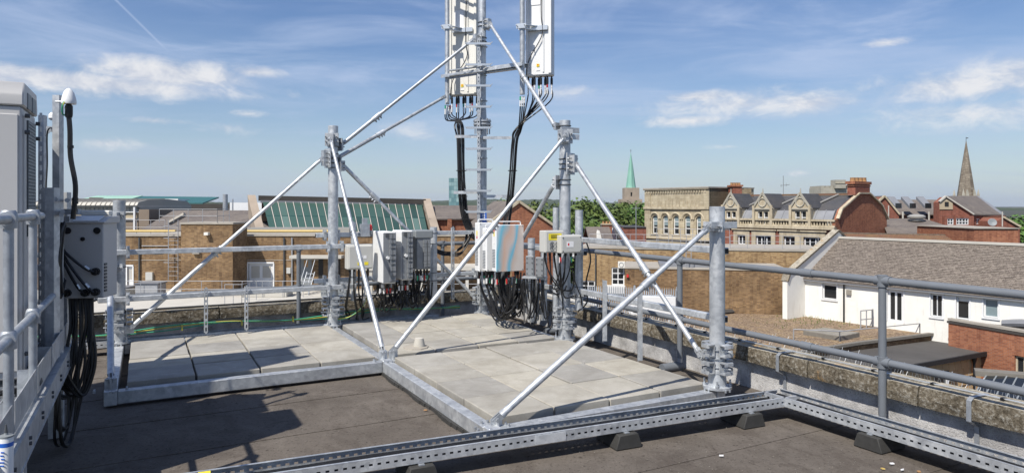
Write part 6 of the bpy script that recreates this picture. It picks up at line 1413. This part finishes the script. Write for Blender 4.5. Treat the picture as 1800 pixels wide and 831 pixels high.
# ------------------------------------------------------------------ white house with grey tiled roof
f = Fac(1415, 45, 1840, 34.2)
t = thing('white_house', 'white rendered building with weathered grey tile roof', 'house', f.p(8, GZ))
ze, zb_, zr = -2.95, -5.45, -.45
s_end = f.L
hs2 = [f.r(1446, 499, 1471, 526), f.r(1560, 510, 1588, 566), f.r(1636, 517, 1657, 557), f.r(1681, 521, 1704, 561), f.r(1729, 525, 1755, 558)]
hs2 = [(a, b, max(c, zb_ + .05), min(d, ze - .12)) for a, b, c, d in hs2]
f.wall('wall', 'wall_white', t, 0, s_end, GZ, ze, hs2, .16, 8.2)
for k, h in enumerate(hs2):
    w = f.window(t, h, 'paint_white', 'glass_pale' if k == 4 else 'glass_dark', 2 if k == 1 else 1, 1, .14, .14 if k == 1 else .075, 'paint_white' if k != 1 else None, 'door' if k == 1 else 'window')
    mb = MB(); a, b, c, d = h
    for (x0, x1, z0, z1) in ((a - .08, a, c, d), (b, b + .08, c, d), (a - .08, b + .08, d, d + .08)): f.box(mb, x0, x1, z0, z1, -.05, .025)
    mb.build('surround', 'paint_white', w)
    if k in (0, 3): mb = MB(); f.box(mb, a + .08, b - .08, d - (d - c) * (.22 if k else .12), d - .08, -.118, -.112); mb.build('blind', 'paint_cream', w)
    if k == 2: mb = MB(); f.box(mb, (a + b) / 2 - .02, (a + b) / 2 + .02, c + .07, d - .07, -.118, -.07); mb.build('mullion', 'paint_white', w)
mb = MB(); f.box(mb, 0, s_end, ze - .09, ze + .02, .0, .22); mb.build('gutter', 'roof_lead', t)
mb = MB(); s = f.s_(1484.5); mb.cyl(f.p(s, zb_, .08), f.p(s, ze - .05, .08), .05, n=8); mb.build('downpipe', 'cable_black', t)
mb = MB(); f.pbox(mb, 1489, 509, 1497, 518, 0, .12); mb.build('vent_box', 'hatch', t)
run = 4.13; rs = Vector(); dn = f.n
for (oa, ob, nm) in ((.25, -run, 'roof'), (-2 * run - .25, -run, 'rear_slope')):
    MB().prism([f.p(.02, ze + .02, oa), f.p(s_end, ze + .02, oa), f.p(s_end, zr, ob), f.p(.02, zr, ob)], Z * .06).build(nm, 'tile_mossy', t, smooth=False)
mb = MB(); rr = random.Random(12); slope = (f.p(0, zr, -run) - f.p(0, ze + .02, .25)); SLn = slope.length; sv = slope.normalized(); nn = f.t.cross(sv).normalized(); nn = nn if nn.z > 0 else -nn
rows = 30; tw = .19
for j in range(rows):
    y = j * SLn / rows; n_ = int(s_end / tw)
    for i in range(n_):
        x = (i + (.5 if j % 2 else 0)) * tw + rr.uniform(-.01, .01); b0 = f.p(.05, ze + .085, .25) + f.t * x + sv * y; lf = rr.uniform(.012, .04)
        if x + tw > s_end: continue
        hgt = SLn / rows + .03; g_ = f.t * (tw - .012)
        mb.add([b0 + nn * lf, b0 + g_ + nn * (lf + rr.uniform(-.008, .008)), b0 + g_ + sv * hgt + nn * .004, b0 + sv * hgt + nn * .004, b0, b0 + g_], [(0, 1, 2, 3), (4, 5, 1, 0)])
o = mb.build('roof_tiles', 'tile_mossy', t, smooth=False); o['kind'] = 'stuff'
MB().bar(f.p(0, zr + .12, -run), f.p(s_end, zr + .12, -run), .34, .14).build('ridge_capping', 'concrete_pale', t)
# gable wing wall with stone coping
a = f.p(0, 0, 1.62); b = f.p(0, 0, -run - .1); c = f.p(0, 0, -2 * run)
pf_ = [f.p(0, GZ, 2.0), f.p(0, ze - .1, 2.0), f.p(0, ze + .40, 1.75), f.p(0, zr + .55, -run + .15), f.p(0, zr + .3, -run - .3), f.p(0, ze + .4, -2 * run), f.p(0, GZ, -2 * run)]
MB().prism([p + f.t * .02 for p in pf_], -f.t * .34).build('gable_wall', 'wall_white', t, smooth=False)
for p_, q_ in zip(pf_[1:5], pf_[2:6]): MB().bar(p_ - f.t * .15 + Z * .06, q_ - f.t * .15 + Z * .06, .5, .12).build('gable_coping', 'coping', t, smooth=False)
# ------------------------------------------------------------------ yellow brick range behind the right posts
f = Fac(1015, 55, 1450, 50.5); t = thing('brick_building', 'yellow brick building with flat roof behind the right posts', 'building', f.p(8, GZ))
zt = -1.55; wh = [f.r(1022, 493, 1046, 521), f.r(1075, 470, 1097.5, 501)]
f.wall('wall', 'brick_yellow_pale', t, 0, f.L, GZ, zt, wh, .14, 7)
for h in wh: f.window(t, h, 'paint_white', 'glass_dark', 2, 3, .12, .09, 'concrete_pale')
mb = MB(); f.box(mb, 0, f.L, zt, zt + .14, -7, .06); mb.build('coping', 'concrete_dirty', t)
mb = MB(); f.pbox(mb, 1066, 501, 1100, 514, 0, .5); mb.build('panel', 'paint_white', t); mb = MB(); f.pbox(mb, 1018, 521, 1050, 535, 0, .5); mb.build('panel', 'paint_white', t)
for k in range(2):
    mb = MB(); f.pbox(mb, 1087 + 14 * k, 459, 1099 + 14 * k, 470, .0, .4); ac = mb.build('air_conditioner', 'paint_cream', t); cA = f.p(f.s_(1093 + 14 * k), f.z_(1093, 464.5), .41); MB().tube([cA + .17 * (math.cos(q) * f.t + math.sin(q) * Z) for q in [k2 * math.pi / 6 for k2 in range(13)]], .02, 4, False).build('fan_ring', 'mid_grey', ac)
mb = MB(); mb.cyl(f.p(f.s_(1047), GZ, .1), f.p(f.s_(1047), zt - .4, .1), .05, n=6); mb.build('downpipe', 'dark_grey', t)
g = Fac(1099, 47.5, 1386, 45.6); t2 = thing('brick_building', 'lower brown brick block with flat roof before the yellow range', 'building', g.p(6, GZ)); zt2 = g.z_(1240, 474)
g.wall('wall', 'brick_yellow', t2, 0, g.L, GZ, zt2, (), .1, 5); mb = MB(); g.box(mb, -.05, g.L + .05, zt2, zt2 + .1, -5, .05); mb.build('coping', 'concrete_dirty', t2)
mb = MB(); g.pbox(mb, 1160, 465, 1256, 474, -4, -.6); mb.build('lead_roof', 'roof_lead', t2); mb = MB(); g.pbox(mb, 1380, 500, 1388, 545, 0, .35); mb.build('pier', 'brick_yellow', t2)
mb = MB(); g.pbox(mb, 1101.5, 482, 1105, 487, 0, .15); mb.build('alarm_bell', 'label_red', t2)
ladder('galvanised ladder up to the roof of the yellow range', 1206, 1215, 424, 470, 46.8)
q = [f.p(f.s_(1035), zt + .14, -.4), f.p(f.s_(1258), zt + .14, -.4)]; railing('roof_railing', 'galvanised handrail along the yellow brick roof left of the right post', q, 1.0, [9], mids=(.55, .15))
q = [f.p(f.s_(1284), zt + .14, -.4), f.p(f.s_(1440), zt + .14, -.4)]; railing('roof_railing', 'galvanised handrail along the yellow brick roof right of the right post', q, 1.0, [5], mids=(.55, .15))
q = [f.p(f.s_(1150), zt + .14, -5), f.p(f.s_(1290), zt + .14, -5)]; railing('roof_railing', 'rear handrail of the yellow brick roof before the stone building', q, 1.3, [6], mids=(.5,))
# gravel roof and its yard
z_g = -5.42
t = thing('gravel_roof_building', 'low building with brown gravel roof below the right guardrail', 'building', G(1450, 575, z_g))
pg = [G(1000, 545, z_g), G(1120, 700, z_g), G(1395, 622, z_g), G(1508, 604, z_g), G(1676, 583, z_g), G(1760, 560, z_g), G(1560, 545, z_g), G(1400, 540, z_g)]
MB().prism([p - Z * .05 for p in pg], Z * (GZ - z_g)).build('wall', 'brick_yellow', t); MB().prism([p for p in pg], -Z * .12).build('roof', 'gravel', t)
for a, b in zip(pg[2:4], pg[3:5]): MB().bar(a + Z * .04, b + Z * .04, .25, .14).build('roof_edge', 'wood_grey', t)
MB().tube([G(1392, 552, z_g) + Z * .12, G(1300, 549, z_g) + Z * .12, G(1225, 556, z_g) + Z * .12], .2, 6).tube([G(1392, 552, z_g) + Z * .12, G(1425, 545, z_g) + Z * .12], .2, 6).build('lead_upstand', 'roof_dark', t)
c = G(1460, 592, z_g); hz = thing('roof_hatch', 'weathered wooden hatch lying on the gravel roof', 'hatch', c)
mb = MB().prism([G(1412, 588, z_g), G(1450, 583, z_g), G(1511, 592, z_g), G(1478, 599, z_g)], Z * .22); mb.build('frame', 'wood_grey', hz)
pA_, pB_, pC_, pD_ = G(1412, 588, z_g), G(1450, 583, z_g), G(1511, 592, z_g), G(1478, 599, z_g)
for k in range(4): MB().prism([pA_.lerp(pB_, k / 4 + .02) + Z * .22, pA_.lerp(pB_, (k + 1) / 4 - .02) + Z * .22, pD_.lerp(pC_, (k + 1) / 4 - .02) + Z * .22, pD_.lerp(pC_, k / 4 + .02) + Z * .22], Z * .04).build('plank', 'hatch', hz)
q = [G(1408, 608, z_g), G(1477, 590, z_g) , G(1617, 582, z_g)]
railing('roof_railing', 'low bent handrail across the gravel roof', [G(1395, 596, z_g), G(1476, 600, z_g), G(1617, 585, z_g), G(1664, 580, z_g)], .55, [1, 2, 1], mids=(), r=.03)
railing('roof_railing', 'square handrail enclosure by the white house door', [G(1506, 568, z_g), G(1540, 565, z_g), G(1533, 575, z_g), G(1513, 577, z_g)], 1.05, [2, 1, 2], mids=(.5,), r=.032)
railing('roof_railing', 'long pale handrail running before the white house wall', [G(1545, 566, z_g), G(1590, 571, z_g), G(1660, 578, z_g)], 1.15, [2, 3], mat='steel_light', mids=(.5,), r=.03)
railing('roof_railing', 'handrail sloping along the gravel roof edge under the white house', [G(1540, 567, z_g), G(1617, 583, z_g), G(1668, 580, z_g)], 1.0, [2, 1], mids=(.5,), r=.032)
rr = random.Random(5); mb = MB()
for k in range(700):
    px, py = rr.choice([(1540 + rr.gauss(0, 22), 562 + rr.gauss(0, 3)), (1470 + rr.gauss(0, 40), 557 + rr.gauss(0, 3)), (1450 + rr.gauss(0, 60), 566 + rr.gauss(0, 6)), (1622 + rr.gauss(0, 8), 572 + rr.gauss(0, 3))])
    a = G(min(max(px, 1300), 1660), min(max(py, 551), 590), z_g); d = Vector((rr.uniform(-.08, .08), rr.uniform(-.08, .08), rr.uniform(.08, .28))); mb.add([a - X * .015, a + X * .015, a + d], [(0, 1, 2)])
o = mb.build('weeds', 'leaf', loc=G(1500, 565, z_g), smooth=False); tag(o, 'dry weeds growing along the gravel roof', 'weeds'); o['kind'] = 'stuff'
# palisade fence
fp_ = Fac(1000, 41.5, 1200, 39.5); t = thing('palisade_fence', 'grey steel palisade fence before the brick range', 'fence', fp_.p(2, -5.4))
for k in range(42):
    s = fp_.s_(1030) + k * (fp_.s_(1192) - fp_.s_(1030)) / 42; MB().prism([fp_.p(s - .035, -5.4), fp_.p(s + .035, -5.4), fp_.p(s + .035, -3.05), fp_.p(s, -2.9), fp_.p(s - .035, -3.05)], fp_.n * .03).build('pale', 'galv_dull', t)
for z in (-3.4, -5.0): mb = MB(); fp_.box(mb, 0, fp_.L, z - .03, z + .03, -.06, -.005); mb.build('rail', 'galv_dull', t)
for px in (1063, 1115, 1190): mb = MB(); s = fp_.s_(px); fp_.box(mb, s - .05, s + .05, -5.4, -2.85, -.16, -.06); mb.build('post', 'galv_dull', t)
mb = MB().box(P(1145, 535, 40), X * 1.3, Yv * .5, Z * .5); simple('plant_cabinet', 'white cabinet standing before the palisade fence', 'cabinet', mb, 'paint_white', P(1145, 545, 40))
# ------------------------------------------------------------------ dark flat roof with tile hung wall, brick wall and skylight
z_d = -5.75
A_, B_, C_, D_ = G(1440, 668, z_d), G(1558, 637, z_d), G(1656, 637, z_d), G(1749, 614, z_d)
f = Fac.plan(A_.xy, D_.xy); t = thing('tile_hung_building', 'dark flat roofed building with tan tile hung wall at the right', 'building', f.p(5, GZ))
f.wall('wall', 'hung_tile', t, 0, f.L, GZ, z_d - .12, (), .1, .3)
back = [G(1380, 633, z_d), G(1508, 610, z_d), G(1680, 589, z_d), G(1752, 603, z_d)]
MB().prism([f.p(-.2, z_d, .25), f.p(f.L + .1, z_d, .25), back[3], back[2], back[1], back[0]], -Z * .14).build('roof', 'roof_felt_grey', t)
MB().bar(f.p(-.2, z_d - .02, .3), f.p(f.L + .1, z_d - .02, .3), .12, .22).build('fascia', 'dark_void', t)
MB().bar(back[1] + Z * .18, back[2] + Z * .18, .7, .22).build('lead_gutter', 'roof_lead', t); MB().bar(back[2] + Z * .14, back[3] + Z * .14, .3, .2).build('lead_edge', 'roof_lead', t)
rr = random.Random(8); src = None
for j in range(7):
    for k in range(26):
        s0 = (k + (.5 if j % 2 else 0)) * f.L / 26; z1 = z_d - .22 - j * .42
        if s0 + .3 > f.L: continue
        mb = MB(); L_ = f.L / 26 - .02
        mb.add([f.p(s0, z1, .02), f.p(s0 + L_, z1, .02), f.p(s0 + L_, z1 - .43, .075), f.p(s0, z1 - .43, .075), f.p(s0, z1, 0), f.p(s0 + L_, z1, 0), f.p(s0 + L_, z1 - .43, .0), f.p(s0, z1 - .43, .0)], [(0, 1, 2, 3), (3, 2, 6, 7), (0, 3, 7, 4), (1, 5, 6, 2), (0, 4, 5, 1)]); mb.build('hung_tile', 'hung_tile', t, smooth=False)
s = f.s_(1706); mb = MB().cyl(f.p(s, GZ, .18), f.p(s, z_d - .1, .18), .06, n=8); mb.build('downpipe', 'cable_black', t); MB().lathe(f.p(s, z_d - .45, .18), [(.07, 0), (.13, .25), (.13, .32)], 8).build('hopper', 'cable_black', t)
mb = MB(); f.pbox(mb, 1640, 652, 1664, 690, .05, .12); w = mb.build('window', 'dark_void', t); mb = MB(); f.pbox(mb, 1658, 656, 1662, 690, .12, .16); mb.build('frame', 'paint_white', w); mb = MB(); f.pbox(mb, 1665, 657, 1674, 667, .08, .25); mb.build('meter_box', 'mid_grey', t)
f = Fac(1667, 37.2, 1850, 32.3); t = thing('brick_wall_block', 'orange red brick building end at the right edge', 'building', f.p(2, GZ)); zt = -4.44
ar = [f.r(1783, 627, 1812, 660)]
f.wall('wall', 'brick_orange', t, 0, f.L, GZ, zt, ar, .2, .4); w = f.window(t, ar[0], 'stone_trim', 'glass_dark', 2, 1, .18, .08)
a_, b_, c_, d_2 = ar[0]
for k in range(9): x = a_ - .1 + (b_ - a_ + .2) * k / 9; mb = MB(); f.box(mb, x + .01, x + (b_ - a_ + .2) / 9 - .01, d_2 + .02, d_2 + .24, -.02, .012); mb.build('arch_brick', 'brick_orange', w)
MB().prism([f.p(-.05, zt + .05, .05), f.p(f.L, zt + .05, .05), f.p(f.L, zt + .05, -6), f.p(1.8, zt + .05, -6)], -Z * .12).build('roof', 'roof_dark', t)
MB().bar(f.p(0, zt + .14, -.1), f.p(f.L, zt + .14, -.1), .3, .12).build('coping', 'concrete_dirty', t); MB().tube(spline([f.p(2.0, zt + .15, -1.4), f.p(3.2, zt + .3, -1.6), f.p(5, zt + .2, -2.2), f.p(7.5, zt + .3, -2.6)], 4), .22, 8).build('lead_roll', 'roof_lead', t)
t = thing('skylight', 'dark patent glazed skylight at the right edge beyond the coping', 'skylight', P(1760, 690, 21))
lo0, lo1, hi0, hi1 = P(1702, 712, 20.5), P(1860, 735, 19), P(1736, 658, 22), P(1880, 676, 20.5); nz_ = (lo1 - lo0).cross(hi0 - lo0).normalized(); nz_ = nz_ if nz_.z > 0 else -nz_
for i in range(8):
    for j in range(3): a, b, c, d = [lo0.lerp(lo1, (i + p_) / 8).lerp(hi0.lerp(hi1, (i + p_) / 8), (j + q_) / 3) for p_, q_ in ((.03, .02), (.97, .02), (.97, .98), (.03, .98))]; MB().prism([a, b, c, d], nz_ * .03).build('pane', 'glass_dark', t)
for i in range(9): MB().bar(lo0.lerp(lo1, i / 8) + nz_ * .02, hi0.lerp(hi1, i / 8) + nz_ * .02, .04, .05).build('glazing_bar', 'mid_grey', t)
MB().prism([lo0 - nz_ * .1, lo1 - nz_ * .1, hi1 - nz_ * .1, hi0 - nz_ * .1], -Z * 1.2).build('frame', 'mid_grey', t); MB().bar(hi0 + Vector((-.25, .25, .03)), hi1 + Vector((1, .25, .03)), .5, .16).build('coping', 'wood_grey', t)
# ------------------------------------------------------------------ air
HZ = NT('haze_air'); HZ.t.nodes.remove(HZ.b); pv = HZ.t.nodes.new('ShaderNodeVolumePrincipled'); pv.inputs['Density'].default_value = .00006; pv.inputs['Color'].default_value = (.86, .92, 1, 1); pv.inputs['Anisotropy'].default_value = .2
HZ.t.links.new(pv.outputs[0], [n for n in HZ.t.nodes if n.type == 'OUTPUT_MATERIAL'][0].inputs['Volume'])
hb = MB().box((0, 2600, 24), X * 7000, Yv * 3600, Z * 37).build('haze', 'haze_air'); hb['kind'] = 'stuff'
for o in bpy.data.objects:
    if '_o' in o: del o['_o']
